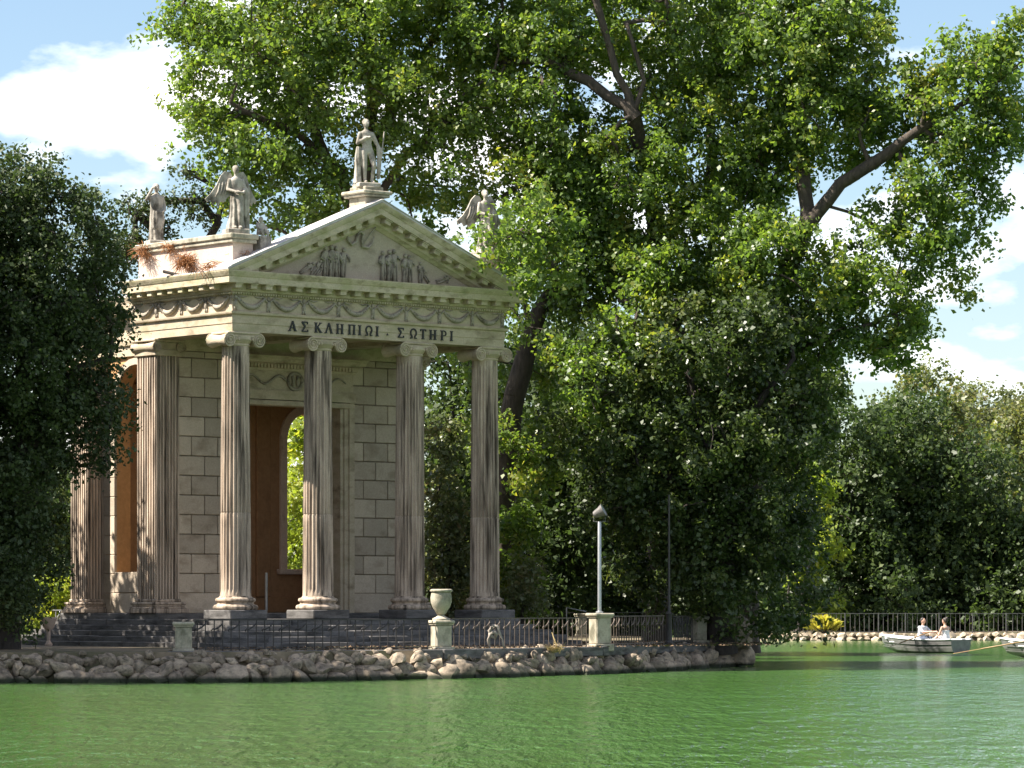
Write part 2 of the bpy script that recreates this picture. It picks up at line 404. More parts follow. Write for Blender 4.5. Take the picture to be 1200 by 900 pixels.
# steps
nst = 5; zt = 1.55
for i in range(nst):
    e = .78+.34*i; z1 = zt-(zt-ZB+.02)/nst*i; z0 = z1-(zt-ZB+.02)/nst-.01
    mb = MB()
    # split in long stones along front and left/right
    rr = random.Random(i)
    def run(a, b):
        xs = [a]; 
        while xs[-1] < b-.01: xs.append(min(b, xs[-1]+rr.uniform(1.4, 2.4)))
        if len(xs) > 2 and xs[-1]-xs[-2] < .7: xs.pop(-2)
        return list(zip(xs, xs[1:]))
    st = None
    mb.box(-e+.3, W_+e-.3, -e+.3, 8.6, z0-.3, z1-.015)
    st = tb(mb, 'step', 'step')
    bl = []
    for a, b in run(-e, W_+e): bl.append((a+.006, b-.006, -e+rr.uniform(-.012, .012), -e+.42))
    for a, b in run(-e+.43, 8.6): bl.append((-e+rr.uniform(-.012, .012), -e+.42, a+.006, b-.006)); bl.append((W_+e-.42, W_+e, a+.006, b-.006))
    for q in bl:
        m2 = MB(); m2.bbox(*q, z0, z1+rr.uniform(-.006, .006), .02); o = tb(m2, 'stone', 'step', st)
# floor of portico + cella podium
mb = MB(); mb.box(-.5, W_+.5, -.5, 8.5, 1.3, zt+.012); tb(mb, 'floor', 'step')
mb = MB(); mb.bbox(-.55, W_+.55, 3.05, 8.4, 1.4, 1.73, .02); tb(mb, 'podium', 'step')

# columns
def shaft_mesh():
    n = 24*5; rings = []
    z0, z1 = 1.83+.40, zA0-.40; rb, rt = .455, .395
    hs = [0, .012, .03, .1, .2, .3, .33, .332, .336, .338, .45, .6, .75, .9, .955, .975, 1]
    for h in hs:
        r = rb+(rt-rb)*(h**1.35); fl = 1 if .02 < h < .97 else 0
        if h in (.332, .336): r -= .012
        ring = []
        for i in range(n):
            k = i % 5; d = (0, 0, .6, 1, .6)[k]*.048*fl
            a = 2*math.pi*(i+.5)/n; ring.append(((r-d)*math.cos(a), (r-d)*math.sin(a), z0+(z1-z0)*h))
        rings.append(ring)
    return MB().rings(rings)
def column_proto():
    sh = tb(shaft_mesh(), 'column', 'column', temple, 'auto')
    b = MB(); r = .455; z = 1.83
    prof = [(.50, 0), (.62, .005), (.655, .05), (.655, .10), (.62, .145), (.555, .16), (.525, .19), (.53, .22), (.56, .24), (.585, .27), (.585, .31), (.56, .345), (.50, .36), (.48, .37), (.462, .41)]
    b.lathe([(a, z+q) for a, q in prof], n=40)
    bs = tb(b, 'base', 'column', sh, 'auto')
    p = MB(); p.bbox(-.67, .67, -.67, .67, zt+.01, 1.832, .025); tb(p, 'plinth', 'step', sh)
    c = MB()
    c.lathe([(.395, zA0-.41), (.42, zA0-.385), (.42, zA0-.36), (.40, zA0-.34), (.47, zA0-.27), (.5, zA0-.22), (.48, zA0-.12)], n=32)
    c.bbox(-.56, .56, -.46, .46, zA0-.075, zA0-.004, .02)
    c.bbox(-.52, .52, -.43, .43, zA0-.16, zA0-.08, .01)
    cp = tb(c, 'capital', 'entab', sh, 'auto')
    vr = .205; vz = zA0-.245
    for sx in (-1, 1):
        v = MB(); rs = []
        for k in range(9):
            t = k/8*2-1; rr = vr*(.72+.28*abs(t)**1.5); y = t*.44
            rs.append([(sx*.52+rr*math.cos(2*math.pi*i/20), y, vz+rr*math.sin(2*math.pi*i/20)) for i in range(20)])
        v.rings(rs)
        for sy in (-1, 1):
            pts = []; rad = []
            for k in range(44):
                t = k/43; a = math.pi/2+sx*0-t*2.6*2*math.pi*sx; q = vr*(1-t)**.8*.9+.02
                pts.append((sx*.52+q*math.cos(a), sy*(.445+.02*t), vz+q*math.sin(a))); rad.append(.028-.012*t)
            v.tube(pts, rad, 5)
            v.lathe([(0.001, -.001), (.05, 0), (.05, .002), (0.001, .02)], (sx*.52, 0, vz), 4) if False else None
            pts2 = [(sx*.52, sy*.44, vz), (sx*.52, sy*.48, vz)]; v.tube(pts2, [.05, .035], 8)
        tb(v, 'volute', 'entab', sh, 'auto')
    v = MB()
    for i in range(7):       # egg-and-dart between the volutes
        for sy in (-1, 1):
            x = -.30+i*.1; v.rings([[(x+.035*s*math.cos(q), sy*(.43+.03*s2), vz+.03+.05*math.sin(q)) for q in [k*math.pi/4 for k in range(8)]] for s, s2 in ((1, 0), (.7, 1), (.05, 1.4))])
    tb(v, 'egg_moulding', 'entab', sh, 'auto')
    return sh
col0 = column_proto()
tcol = [0, .318*W_, .686*W_, W_]
for x in tcol[1:]:
    c = copytree(col0, temple); c.location = (x, 0, 0)

# ashlar walls
def wall_blocks(parent, x0, x1, y0, z0, z1, ch, bw, mat='block', axis='x', side=1, depth=.10, thick=.22):
    z = z0; k = 0
    while z < z1-.05:
        zz = min(z+ch, z1); a = x0; first = True
        while a < x1-.02:
            wv = bw*(.5 if (first and k % 2) else 1); b = min(a+wv, x1)
            if x1-b < .16: b = x1
            mb = MB(); g = .012
            if axis == 'x': mb.bbox(a+g, b-g, y0-depth, y0+thick, z+g, zz-g, .018)
            else: mb.bbox(y0-depth, y0+thick, a+g, b-g, z+g, zz-g, .018)
            tb(mb, 'block', mat, parent); a = b; first = False
        z = zz; k += 1
YW = 3.62; XD0, XD1 = 2.44, 7.0; ZP = 1.73; ZD = 8.05
mb = MB(); mb.box(.2, XD0, YW, YW+.55, ZP, zA0+1); mb.box(XD1, W_-.2, YW, YW+.55, ZP, zA0+1); mb.box(XD0, XD1, YW, YW+.55, ZD+.3, zA0+1)
fw = tb(mb, 'front_wall', 'joint')
for a, b in ((.46, XD0), (XD1, W_-.46)):
    m2 = MB(); m2.bbox(a, b, YW-.14, YW+.1, ZP, ZP+.60, .02); tb(m2, 'plinth_course', 'block', fw)
    wall_blocks(fw, a, b, YW, ZP+.60, zA0-.30, .587, .965)
mb = MB(); mb.box(.46, W_-.46, YW-.12, YW+.1, zA0-.30, zA0+.5); tb(mb, 'upper_band', 'entab', fw)
# door surround
mb = MB()
for s in (-1, 1):
    xo = HALF+s*2.28; xi = HALF+s*1.80
    for q, (u0, u1, dp) in enumerate([(0, .2, .26), (.2, .36, .21), (.36, .48, .16)]):
        a, b = sorted((xo-s*u0, xo-s*u1)); mb.box(a, b, YW-dp, YW+.5, ZP, ZD+.45-u0)
door = tb(mb, 'door_surround', 'entab')
m2 = MB(); m2.bbox(XD0-.02, XD1+.02, YW-.27, YW+.3, ZD, ZD+.16, .02); m2.box(XD0-.04, XD1+.04, YW-.29, YW+.3, ZD+.18, ZD+.46); tb(m2, 'lintel', 'entab', door)
m2 = MB(); m2.box(XD0, XD1, YW-.2, YW+.3, ZD+.46, ZD+1.06); tb(m2, 'door_frieze', 'entab', door)
m2 = MB(); m2.sweep([(XD0, YW), (XD0, YW-.2), (XD1, YW-.2), (XD1, YW)], [(-.1, ZD+1.06), (.04, ZD+1.06), (.06, ZD+1.12), (.10, ZD+1.14), (.12, ZD+1.26), (.28, ZD+1.30), (.30, ZD+1.40), (.36, ZD+1.46), (.36, ZD+1.50), (-.1, ZD+1.50)])
tb(m2, 'door_cornice', 'entab', door)
m2 = MB(); x = XD0+.02
while x < XD1-.05: m2.box(x, x+.07, YW-.36, YW-.2, ZD+1.135, ZD+1.26); x += .125
o = tb(m2, 'dentil_row', 'entab', door); o['kind'] = 'stuff'
# festoon with wreath on the door frieze
m2 = MB(); yf = YW-.235
m2.tube([(HALF+.27*math.cos(a), yf, ZD+.76+.25*math.sin(a)) for a in np.linspace(0, 2*math.pi, 25)], .055, 6)
for s in (-1, 1):
    m2.tube([(HALF+s*(.35+t*1.6), yf, ZD+.78+.13*math.sin(t*9.5)) for t in np.linspace(0, 1, 26)], [.05*(1-.5*t) for t in np.linspace(0, 1, 26)], 6)
m2.tube([(HALF-.1, yf, ZD+.62), (HALF-.07, yf, ZD+.76), (HALF-.1, yf, ZD+.92)], .05, 6); m2.tube([(HALF+.1, yf, ZD+.62), (HALF+.07, yf, ZD+.76), (HALF+.1, yf, ZD+.92)], .05, 6)
tb(m2, 'festoon', 'relief', door, True)
# iron gate leaf at the left of the doorway
m2 = MB()
for i in range(6):
    x = HALF-1.75+i*.17; y = YW+.35+i*.12
    m2.tube([(x, y, ZP), (x, y, ZP+2.15), (x, y, ZP+2.4)], [.018, .018, .002], 5)
for z in (ZP+.15, ZP+1.1, ZP+2.0): m2.tube([(HALF-1.75, YW+.35, z), (HALF-.9, YW+.95, z)], .02, 5)
tb(m2, 'iron_gate', 'iron')
m2 = MB(); m2.tube([(HALF+.55, YW+2.0, ZP), (HALF+.55, YW+2.0, ZP+1.25)], .045, 8); tb(m2, 'white_post', 'galv')

# antae (fluted square piers) of the cella
def pier(x0, x1, y0, y1, z0=ZP, z1=zA0, name='anta'):
    mb = MB(); mb.box(x0+.05, x1-.05, y0+.05, y1-.05, z0, z1-.40)
    nf = 7
    for a, b, fn in ((x0, x1, lambda u, v, z0, z1: mb.box(u, v, y0, y0+.06, z0, z1)), (x0, x1, lambda u, v, z0, z1: mb.box(u, v, y1-.06, y1, z0, z1)),
                     (y0, y1, lambda u, v, z0, z1: mb.box(x0, x0+.06, u, v, z0, z1)), (y0, y1, lambda u, v, z0, z1: mb.box(x1-.06, x1, u, v, z0, z1))):
        n = nf; wd = (b-a-.12)/n
        for i in range(n+1):
            c = a+.06+i*wd; fn(max(a+.002, c-.028), min(b-.002, c+.028), z0+.42, z1-.5)
    o = tb(mb, name, 'column')
    b = MB()
    pth = [(x1, y1), (x0, y1), (x0, y0), (x1, y0), (x1, y1)]
    for e, za, zb in ((.2, 0, .14), (.16, .14, .19), (.11, .19, .25), (.14, .25, .33), (.03, .33, .42)): b.bbox(x0-e, x1+e, y0-e, y1+e, z0+za, z0+zb, .02)
    tb(b, 'base', 'column', o)
    c = MB(); c.bbox(x0-.12, x1+.12, y0-.12, y1+.12, z1-.08, z1-.004, .02); c.bbox(x0-.05, x1+.05, y0-.05, y1+.05, z1-.5, z1-.30, .02); c.bbox(x0-.02, x1+.02, y0-.02, y1+.02, z1-.30, z1-.08, .01)
    tb(c, 'capital', 'entab', o)
    for sx in (x0, x1):
        v = MB(); vr = .17
        rs = []
        for k in range(9):
            t = k/8*2-1; rr = vr*(.72+.28*abs(t)**1.5); y = (y0+y1)/2+t*((y1-y0)/2+.08)
            rs.append([(sx+rr*math.cos(2*math.pi*i/18), y, z1-.235+rr*math.sin(2*math.pi*i/18)) for i in range(18)])
        v.rings(rs)
        s = 1 if sx == x1 else -1; yy = y0-.085
        v.tube([(sx+(vr*(1-t)**.8*.9+.015)*math.cos(math.pi/2-t*15*s), yy-.015*t, z1-.235+(vr*(1-t)**.8*.9+.015)*math.sin(math.pi/2-t*15*s)) for t in np.linspace(0, 1, 36)], [.024-.01*t for t in np.linspace(0, 1, 36)], 5)
        tb(v, 'volute', 'entab', o, 'auto')
    return o
pier(-E, .46, 3.43, 4.43); pier(W_-.46, W_+E, 3.43, 4.43)
pier(-E, .46, 7.1, 8.0, z1=zA0-.38); pier(W_-.46, W_+E, 7.1, 8.0, z1=zA0-.38)

# cella side walls with arched openings and back wall
def arch_wall(mk, a0, a1, z0, z1, oc, ow, zs, zsp, seg=14):
    """wall in (a,z) with one arched opening centred oc, width ow, sill zs, spring zsp; mk(poly) extrudes"""
    l, r = oc-ow/2, oc+ow/2; rr = ow/2
    mk([(a0, z0), (l, z0), (l, z1), (a0, z1)]); mk([(r, z0), (a1, z0), (a1, z1), (r, z1)])
    if zs > z0: mk([(l, z0), (r, z0), (r, zs), (l, zs)])
    for i in range(seg):
        t0 = math.pi-math.pi*i/seg; t1 = math.pi-math.pi*(i+1)/seg
        xa, xb = oc+rr*math.cos(t0), oc+rr*math.cos(t1); za, zb = zsp+rr*math.sin(t0), zsp+rr*math.sin(t1)
        mk([(xa, za), (xb, zb), (xb, z1), (xa, z1)])
XS = .28
for s, nm in ((0, 'side_wall'), (1, 'side_wall')):
    x0, x1 = (XS, XS+.5) if s == 0 else (W_-XS-.5, W_-XS)
    mb = MB()
    def mk(poly):
        n = len(poly); mb.add([(x0, a, z) for a, z in poly]+[(x1, a, z) for a, z in poly], [tuple(range(n)), tuple(range(2*n-1, n-1, -1))]+[(i, i+n, (i+1) % n+n, (i+1) % n) for i in range(n)])
    arch_wall(mk, 4.3, 7.2, ZP, zA0-.3, 5.45, 2.1, 2.95, 8.2)
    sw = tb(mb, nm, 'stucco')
    xo = x0-.09 if s == 0 else x1+.0
    def sb(a, b, z0, z1, d=.09, mat='block', nme='block'):
        m2 = MB(); m2.bbox(xo if s == 0 else x1-.02, xo+d+.02 if s == 0 else x1+d, a, b, z0, z1, .015); tb(m2, nme, mat, sw)
    sb(4.43, 7.1, ZP, ZP+.6, nme='plinth_course'); sb(4.43, 6.5, ZP+.62, 2.97, nme='dado')
    z = ZP+.61
    while z < 8.1: sb(6.5, 7.1, z, z+.575); z += .587
    # archivolt and spandrel facing
    m2 = MB(); rr = 1.05
    for i in range(12):
        t0, t1 = math.pi*i/12, math.pi*(i+1)/12
        pts = [(5.45+q*math.cos(t), 8.2+q*math.sin(t)) for q, t in ((rr, t0), (rr+.2, t0), (rr+.2, t1), (rr, t1))]
        xa, xb = (x0-.06, x0+.02) if s == 0 else (x1-.02, x1+.06)
        m2.add([(xa, a, z) for a, z in pts]+[(xb, a, z) for a, z in pts], [(0, 1, 2, 3), (7, 6, 5, 4)]+[(k, k+4, (k+1) % 4+4, (k+1) % 4) for k in range(4)])
    tb(m2, 'archivolt', 'block', sw)
# back wall with two arched openings
mb = MB()
def mk(poly): mb.extrude(poly, 7.45, 7.9)
mk([(.2, ZP), (HALF, ZP), (HALF, zA0-.3), (.2, zA0-.3)]); arch_wall(mk, HALF, W_-.2, ZP, zA0-.3, 8.25-.02, 1.6, 3.1, 7.3)
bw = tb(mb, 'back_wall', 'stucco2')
m2 = MB(); m2.bbox(7.05, 9.1, 7.25, 7.48, 2.95, 3.12, .02); tb(m2, 'sill', 'pink', bw)
m2 = MB(); oc = 8.23
for i in range(12):
    t0, t1 = math.pi*i/12, math.pi*(i+1)/12
    m2.extrude([(oc+q*math.cos(t), 7.3+q*math.sin(t)) for q, t in ((.81, t0), (1.08, t0), (1.08, t1), (.81, t1))], 7.36, 7.47)
for sx in (-1, 1): m2.bbox(oc+sx*.945-.135, oc+sx*.945+.135, 7.36, 7.47, 3.12, 7.3, .015)
tb(m2, 'arch_surround', 'pink', bw)
m2 = MB(); m2.bbox(.8, W_-.8, 7.30, 7.48, 8.55, 8.8, .03); tb(m2, 'wall_moulding', 'stucco2', bw); m2 = MB(); m2.bbox(.8, W_-.8, 7.38, 7.48, ZP, ZP+.5, .03); tb(m2, 'wall_moulding', 'stucco2', bw)
for x in (3.2, 4.9, 6.2):
    m2 = MB(); m2.bbox(x, x+.55, 7.34, 7.48, ZP+.5, 8.55, .03); tb(m2, 'wall_pilaster', 'stucco2', bw)
mb = MB(); mb.box(.3, W_-.3, 3.7, 7.9, zA0-.32, zA0-.1); tb(mb, 'cella_ceiling', 'stucco2')
mb = MB(); mb.box(-.3, W_+.3, -.3, 3.6, zA0+.12, zA0+.3); ceil = tb(mb, 'portico_ceiling', 'entab')
for x in tcol:
    m2 = MB(); m2.box(x-.36, x+.36, .2, 3.5, zA0-.02, zA0+.12); tb(m2, 'beam', 'entab', ceil)

# entablature of the portico (front and both sides back to y=4.6)
YB = 4.62
path = [(-E, YB), (-E, -E), (W_+E, -E), (W_+E, YB)]
ent = tb(MB().sweep(path, [(-.7, zA0), (0, zA0), (0, zA0+.235), (.02, zA0+.245), (.02, zA1), (.09, zA1+.03), (.10, zF0-.03), (.10, zF0), (0, zF0+.01), (-.7, zF0+.01)]), 'architrave', 'entab')
fr = tb(MB().sweep(path, [(-.7, zF0+.012), (0, zF0+.012), (0, zF1), (-.7, zF1)]), 'frieze', 'entab')
co = tb(MB().sweep(path, [(-.7, zF1+.002), (.03, zF1+.002), (.07, zF1+.05), (.07, zF1+.07), (.12, zF1+.09), (.12, zM1), (.42, zM1+.01), (.42, zC1), (.44, zC1+.02), (.48, zC1+.10), (.50, zS1-.03), (.50, zS1), (-.7, zS1)]), 'cornice', 'cornice')
# modillions
mm = MB(); mm.bbox(-.12, .12, -.24, .02, -.15, 0, .015); mm.box(-.13, .13, -.27, .02, -.035, .0)
mod0 = mm.build('modillion', 'cornice', co); mz = zM1+.008-ZB
xs = np.linspace(-E-.02, W_+E+.02, 20); first = True
for x in xs:
    o = mod0 if first else copyobj(mod0, co); first = False; o.location = (x, -E-.12, mz)
for k in range(1, 10):
    y = -E+k*(YB+E)/9.6
    o = copyobj(mod0, co, (-E-.12, y, mz), (0, 0, R(-90))); o = copyobj(mod0, co, (W_+E+.12, y, mz), (0, 0, R(90)))
dn = MB(); x = -E-.05
while x < W_+E: dn.box(x, x+.05, -E-.105, -E-.06, zF1+.004, zF1+.06); x += .09
y = -E
while y < YB: dn.box(-E-.105, -E-.06, y, y+.05, zF1+.004, zF1+.06); y += .09
o = tb(dn, 'bead_row', 'cornice', co); o['kind'] = 'stuff'
# garlands + putti on the frieze
def garland():
    m = MB(); w2 = .5; ts = np.linspace(-1, 1, 17)
    m.tube([(t*w2, -.03, .40-.28*(1-t*t)) for t in ts], [.03+.045*(1-t*t) for t in ts], 7)
    for s in (-1, 1): m.tube([(s*.5, -.02, .40), (s*.42, -.03, .44), (s*.25, -.03, .40), (s*.12, -.02, .44)], [.02, .022, .018, .008], 5)
    for t in ts[2:-2]:
        m.lathe([(.001, -.03), (.035, 0), (.001, .03)], (t*w2, -.085-.0*t, .40-.28*(1-t*t)+.02*((int(t*50) % 3)-1)), 6)
    return m
def putto():
    m = MB(); m.lathe([(.001, .06), (.05, .10), (.07, .2), (.055, .30), (.03, .33)], (0, -.01, 0), 8); m.lathe([(.001, .32), (.05, .36), (.055, .40), (.03, .455), (.001, .46)], (0, -.015, 0), 8)
    for s in (-1, 1): m.tube([(s*.04, -.02, .29), (s*.12, -.03, .36), (s*.16, -.02, .40)], [.03, .026, .02], 5); m.tube([(s*.03, -.02, .12), (s*.045, -.02, .01)], [.035, .022], 5)
    return m
g0 = garland().build('garland', 'relief', fr, 0, True); p0 = putto().build('putto', 'relief', fr, 0, True)
ng = 8; first = True; zz = zF0+.012-ZB+.005
for i in range(ng):
    x = -E+(i+.5)*(W_+2*E)/ng
    o = g0 if first else copyobj(g0, fr); o.location = (x, -E, zz)
    x2 = -E+(i+1)*(W_+2*E)/ng-(.08 if i == ng-1 else 0)
    o = p0 if first else copyobj(p0, fr); o.location = (x2, -E, zz); first = False
copyobj(p0, fr, (-E+.1, -E, zz))
for i in range(4):
    y = -E+(i+.5)*(YB+E)/4; copyobj(g0, fr, (-E, y, zz), (0, 0, R(-90))); copyobj(p0, fr, (-E, y+.63, zz), (0, 0, R(-90)))
# inscription
def stroke(m, a, b, wd, d=.03):
    a = Vector(a); b = Vector(b); t = (b-a).normalized(); n = Vector((-t.y, t.x))*wd/2
    m.extrude([tuple(a-n), tuple(b-n), tuple(b+n), tuple(a+n)], -d, 0)
def serif(m, x, z, wd=.10): m.extrude([(x-wd/2, z-.012), (x+wd/2, z-.012), (x+wd/2, z+.012), (x-wd/2, z+.012)], -.031, 0)
H = .30; TK, TN = .055, .034
def glyph(ch):
    m = MB(); y0, y1 = .012, H-.012
    if ch in 'ΑΛ':
        stroke(m, (-.105, y0), (0, H), TN); stroke(m, (.105, y0), (0, H), TK, .032); serif(m, -.11, y0); serif(m, .11, y0)
        if ch == 'Α': stroke(m, (-.07, .10), (.07, .10), .03, .028)
    elif ch == 'Σ':
        stroke(m, (-.10, y1), (.10, y1), TN); stroke(m, (-.10, y0+.005), (.11, y0+.005), TN); stroke(m, (-.095, y1), (.02, .155), TK, .032); stroke(m, (.02, .155), (-.095, y0), TN, .028)
        stroke(m, (.1, y1+.01), (.1, y1-.06), .022, .033); stroke(m, (.11, y0-.01), (.11, y0+.06), .022, .033)
    elif ch == 'Κ':
        stroke(m, (-.08, y0), (-.08, y1), TK); stroke(m, (-.07, .13), (.09, y1), TN, .028); stroke(m, (-.03, .17), (.10, y0), TK, .032)
        for x, z in ((-.08, y0), (-.08, y1), (.10, y0), (.09, y1)): serif(m, x, z)
    elif ch in 'ΗΠ':
        for x in (-.085, .085):
            stroke(m, (x, y0), (x, y1), TK); serif(m, x, y0); serif(m, x, y1)
        stroke(m, (-.085, .155 if ch == 'Η' else y1), (.085, .155 if ch == 'Η' else y1), TN, .028)
    elif ch == 'Ι': stroke(m, (0, y0), (0, y1), TK); serif(m, 0, y0, .11); serif(m, 0, y1, .11)
    elif ch == 'Τ': stroke(m, (0, y0), (0, y1), TK); serif(m, 0, y0, .11); stroke(m, (-.1, y1), (.1, y1), TN, .028); [stroke(m, (s*.1, y1+.01), (s*.1, y1-.05), .022, .033) for s in (-1, 1)]
    elif ch == 'Ρ':
        stroke(m, (-.06, y0), (-.06, y1), TK); serif(m, -.06, y0); serif(m, -.07, y1)
        pts = [(-.05, y1)]+[(.01+.085*math.cos(a), .215+.073*math.sin(a)) for a in np.linspace(math.pi/2, -math.pi/2, 8)]+[(-.05, .142)]
        for a, b in zip(pts, pts[1:]): stroke(m, a, b, TN, .029)
    elif ch == 'Ω':
        pts = [(.11*math.cos(a), .175+.115*math.sin(a)) for a in np.linspace(R(-58), R(238), 15)]
        for a, b in zip(pts, pts[1:]): stroke(m, a, b, .042, .029)
        for s in (-1, 1): stroke(m, (s*.05, y0+.005), (s*.125, y0+.005), TN, .03); stroke(m, (s*.056, .015), (s*.056, .085), .03, .028)
    else: m.extrude([(-.03, .05), (.03, .05), (0, .11)], -.03, 0)
    return m
GL = {}
for ch, v in zip('ΑΣΚΛΗΠΙΩΙ·ΣΩΤΗΡΙ', (10, 67, 130, 180, 232, 288, 325, 368, 407, 455, 517, 577, 622, 668, 718, 755)):
    x = local_x(340+v/4, -E-.02)
    if ch not in GL: GL[ch] = glyph(ch).build('letter', 'letter', ent); o = GL[ch]
    else: o = copyobj(GL[ch], ent)
    o.location = (x, -E-.021, zA0+.10-ZB)

# pediment: tympanum, raking cornices
zapex = 13.93; xm = HALF; e0 = -.92; slope = (zapex-zS1)/(xm-e0)
def rake(prof, y0, name, mat):
    """profile [(y_out, dz)] along both slopes; dz measured from the top surface"""
    mb = MB()
    for s in (0, 1):
        rs = []
        for x in ((e0, xm) if s == 0 else (W_-e0, xm)):
            ring = []
            for y, dz in prof:
                u = (x-e0 if s == 0 else W_-e0-x)
                u2 = max(u, -dz/slope) if u < 1e-6 else u
                ring.append((e0+u2 if s == 0 else W_-e0-u2, -y, zS1+.003+slope*u2+dz))
            rs.append(ring)
        mb.rings(rs)
    return mb
ty = MB(); ty.extrude([(e0+.9, zS1-.05), (W_-e0-.9, zS1-.05), (xm, zapex-.45)], -E+.05, .3); tym = tb(ty, 'tympanum', 'tymp')
rk = tb(rake([(-.2, -.70), (E-.02, -.70), (E+.05, -.64), (E+.12, -.60), (E+.12, -.36), (E+.42, -.355), (E+.42, -.18), (E+.44, -.16), (E+.48, -.08), (E+.5, -.03), (E+.5, .0), (-.2, .0)], 0, '', ''), 'raking_cornice', 'cornice')
rz0 = math.atan(slope)
for s in (0, 1):
    for k in range(1, 11):
        x = e0+1.05+(k-1)*(xm-e0-1.3)/9.2
        if s: x = W_-x
        zt_ = zS1+slope*(x-e0 if not s else (W_-e0-x))-.357
        copyobj(mod0, rk, (x, -E-.12, zt_-ZB), (0, -rz0 if not s else rz0, 0))
# relief groups in the tympanum
def rfig(h, lean=0, arm=0, k=0):
    m = MB(); w2 = h*.11; rr = random.Random(k)
    m.rings([[((lean*z+ (.02*math.sin(z*9+k))+r*math.cos(a)), -max(0, r*.7*math.sin(a))-.02, z*h) for a in np.linspace(0, 2*math.pi, 9)[:-1]] for z, r in ((0, w2*.9), (.25, w2*.8), (.5, w2), (.68, w2*1.15), (.82, w2*1.05), (.85, w2*.4))])
    m.lathe([(.001, h*.84), (h*.06, h*.88), (h*.07, h*.93), (h*.04, h*.99), (.001, h)], (lean, -.05, 0), 8)
    m.tube([(lean-w2, -.05, h*.78), (lean-w2*1.7, -.08, h*.6), (lean-w2*.6, -.1, h*.5+arm*h*.1)], [h*.045, h*.04, h*.03], 5)
    m.tube([(lean+w2, -.05, h*.78), (lean+w2*1.8, -.08, h*(.6+.2*arm)), (lean+w2*1.6, -.1, h*(.45+.4*arm))], [h*.045, h*.04, h*.03], 5)
    for q in (-.5, .4): m.tube([(lean+w2*q, -w2*.7-.02, h*.6), (lean*.5+w2*q*1.4, -w2*.8-.02, h*.3), (w2*q*1.3, -w2*.6-.02, .01)], [.02, .024, .02], 4)
    return m
zb_ = zS1+.05
def rel(px, h, lean, arm, k, rot=0, dz=0):
    x = local_x(px, -E); o = rfig(h, lean, arm, k).build('relief_figure', 'relief', tym, 0, True); o.location = (x, -E+.06, zb_-ZB+dz)
    o.rotation_euler = (0, rot, 0)
for k, (px, h, lean, arm) in enumerate([(381, .92, .02, 0), (388, .95, .03, .3), (395, .93, -.02, 0), (402, .9, .05, .2), (449, .9, .0, .2), (456, .95, .03, 0), (463, .98, -.03, .5), (474, .86, .04, 0), (481, .84, -.04, .4), (493, .66, .0, 0)]): rel(px, h, lean, arm, k)
rel(352, .62, .0, .2, 20, 1.0, .05); rel(365, .60, .1, .2, 21, .5, .0); rel(372, .5, .1, .5, 22, .3); rel(512, .6, 0, .3, 23, 1.25, .08); rel(503, .5, 0, .3, 24, -.7, .05)
m2 = MB(); xs_ = local_x(425, -E)
pts = [(xs_-.62+.0, -E-.02, zb_+1.32), (xs_-.55, -E-.02, zb_+1.12), (xs_-.42, -E-.02, zb_+1.0), (xs_-.25, -E-.02, zb_+1.1), (xs_-.2, -E-.02, zb_+1.32), (xs_-.1, -E-.02, zb_+1.42), (xs_+.02, -E-.02, zb_+1.35), (xs_-.05, -E-.02, zb_+1.15), (xs_-.02, -E-.02, zb_+.98), (xs_+.2, -E-.02, zb_+.95), (xs_+.36, -E-.02, zb_+1.1), (xs_+.42, -E-.02, zb_+1.3)]
m2.tube(pts, [.03]+[.045]*9+[.035, .015], 6); m2.tube([(xs_+.0, -E-.02, zb_+1.05), (xs_+.5, -E-.03, zb_+1.62)], .02, 5)
tb(m2, 'serpent_relief', 'relief', tym, True)
# roof
def roofpart(y0, y1, zoffs, ov, name):
    mb = MB()
    for s in (0, 1):
        xe = e0-ov if s == 0 else W_-e0+ov
        ze = zS1-slope*ov+zoffs; vs = []
        for t in (0, .06):
            vs += [(xe, y0, ze+t), (xm, y0, zapex+zoffs+t), (xm, y1, zapex+zoffs+t), (xe, y1, ze+t)]
        mb.add(vs, [(0, 1, 2, 3), (7, 6, 5, 4), (0, 4, 5, 1), (1, 5, 6, 2), (2, 6, 7, 3), (3, 7, 4, 0)])
    return tb(mb, name, 'roof')
rf = roofpart(-.90, .02, .012, .0, 'roof')
zr = .5
for s in (0, 1):
    m2 = MB(); xe = e0+.02 if s == 0 else W_-e0-.02
    n_ = 7
    for k in range(n_):
        a, b = .06+k*(YB+.3)/n_, .06+(k+1)*(YB+.3)/n_-.02; m2 = MB(); vs = []
        for q in (-.08, .03): vs += [(xe, a, zS1+q), (xm, a, zS1+zr+q), (xm, b, zS1+zr+q), (xe, b, zS1+q)]
        m2.add(vs, [(0, 1, 2, 3), (7, 6, 5, 4), (0, 4, 5, 1), (1, 5, 6, 2), (2, 6, 7, 3), (3, 7, 4, 0)])
        tb(m2, 'roof_panel', 'roof', rf)
    m2 = MB(); vs = []; xe = e0+.9 if s == 0 else W_-e0-.9
    for q in (-.35, -.16): vs += [(xe, .03, zS1+.9*slope+q), (xm, .03, zapex+q), (xm, .34, zapex+q), (xe, .34, zS1+.9*slope+q)]
    m2.add(vs, [(0, 1, 2, 3), (7, 6, 5, 4), (0, 4, 5, 1), (1, 5, 6, 2), (2, 6, 7, 3), (3, 7, 4, 0)]); tb(m2, 'gable_flashing', 'iron', rf)
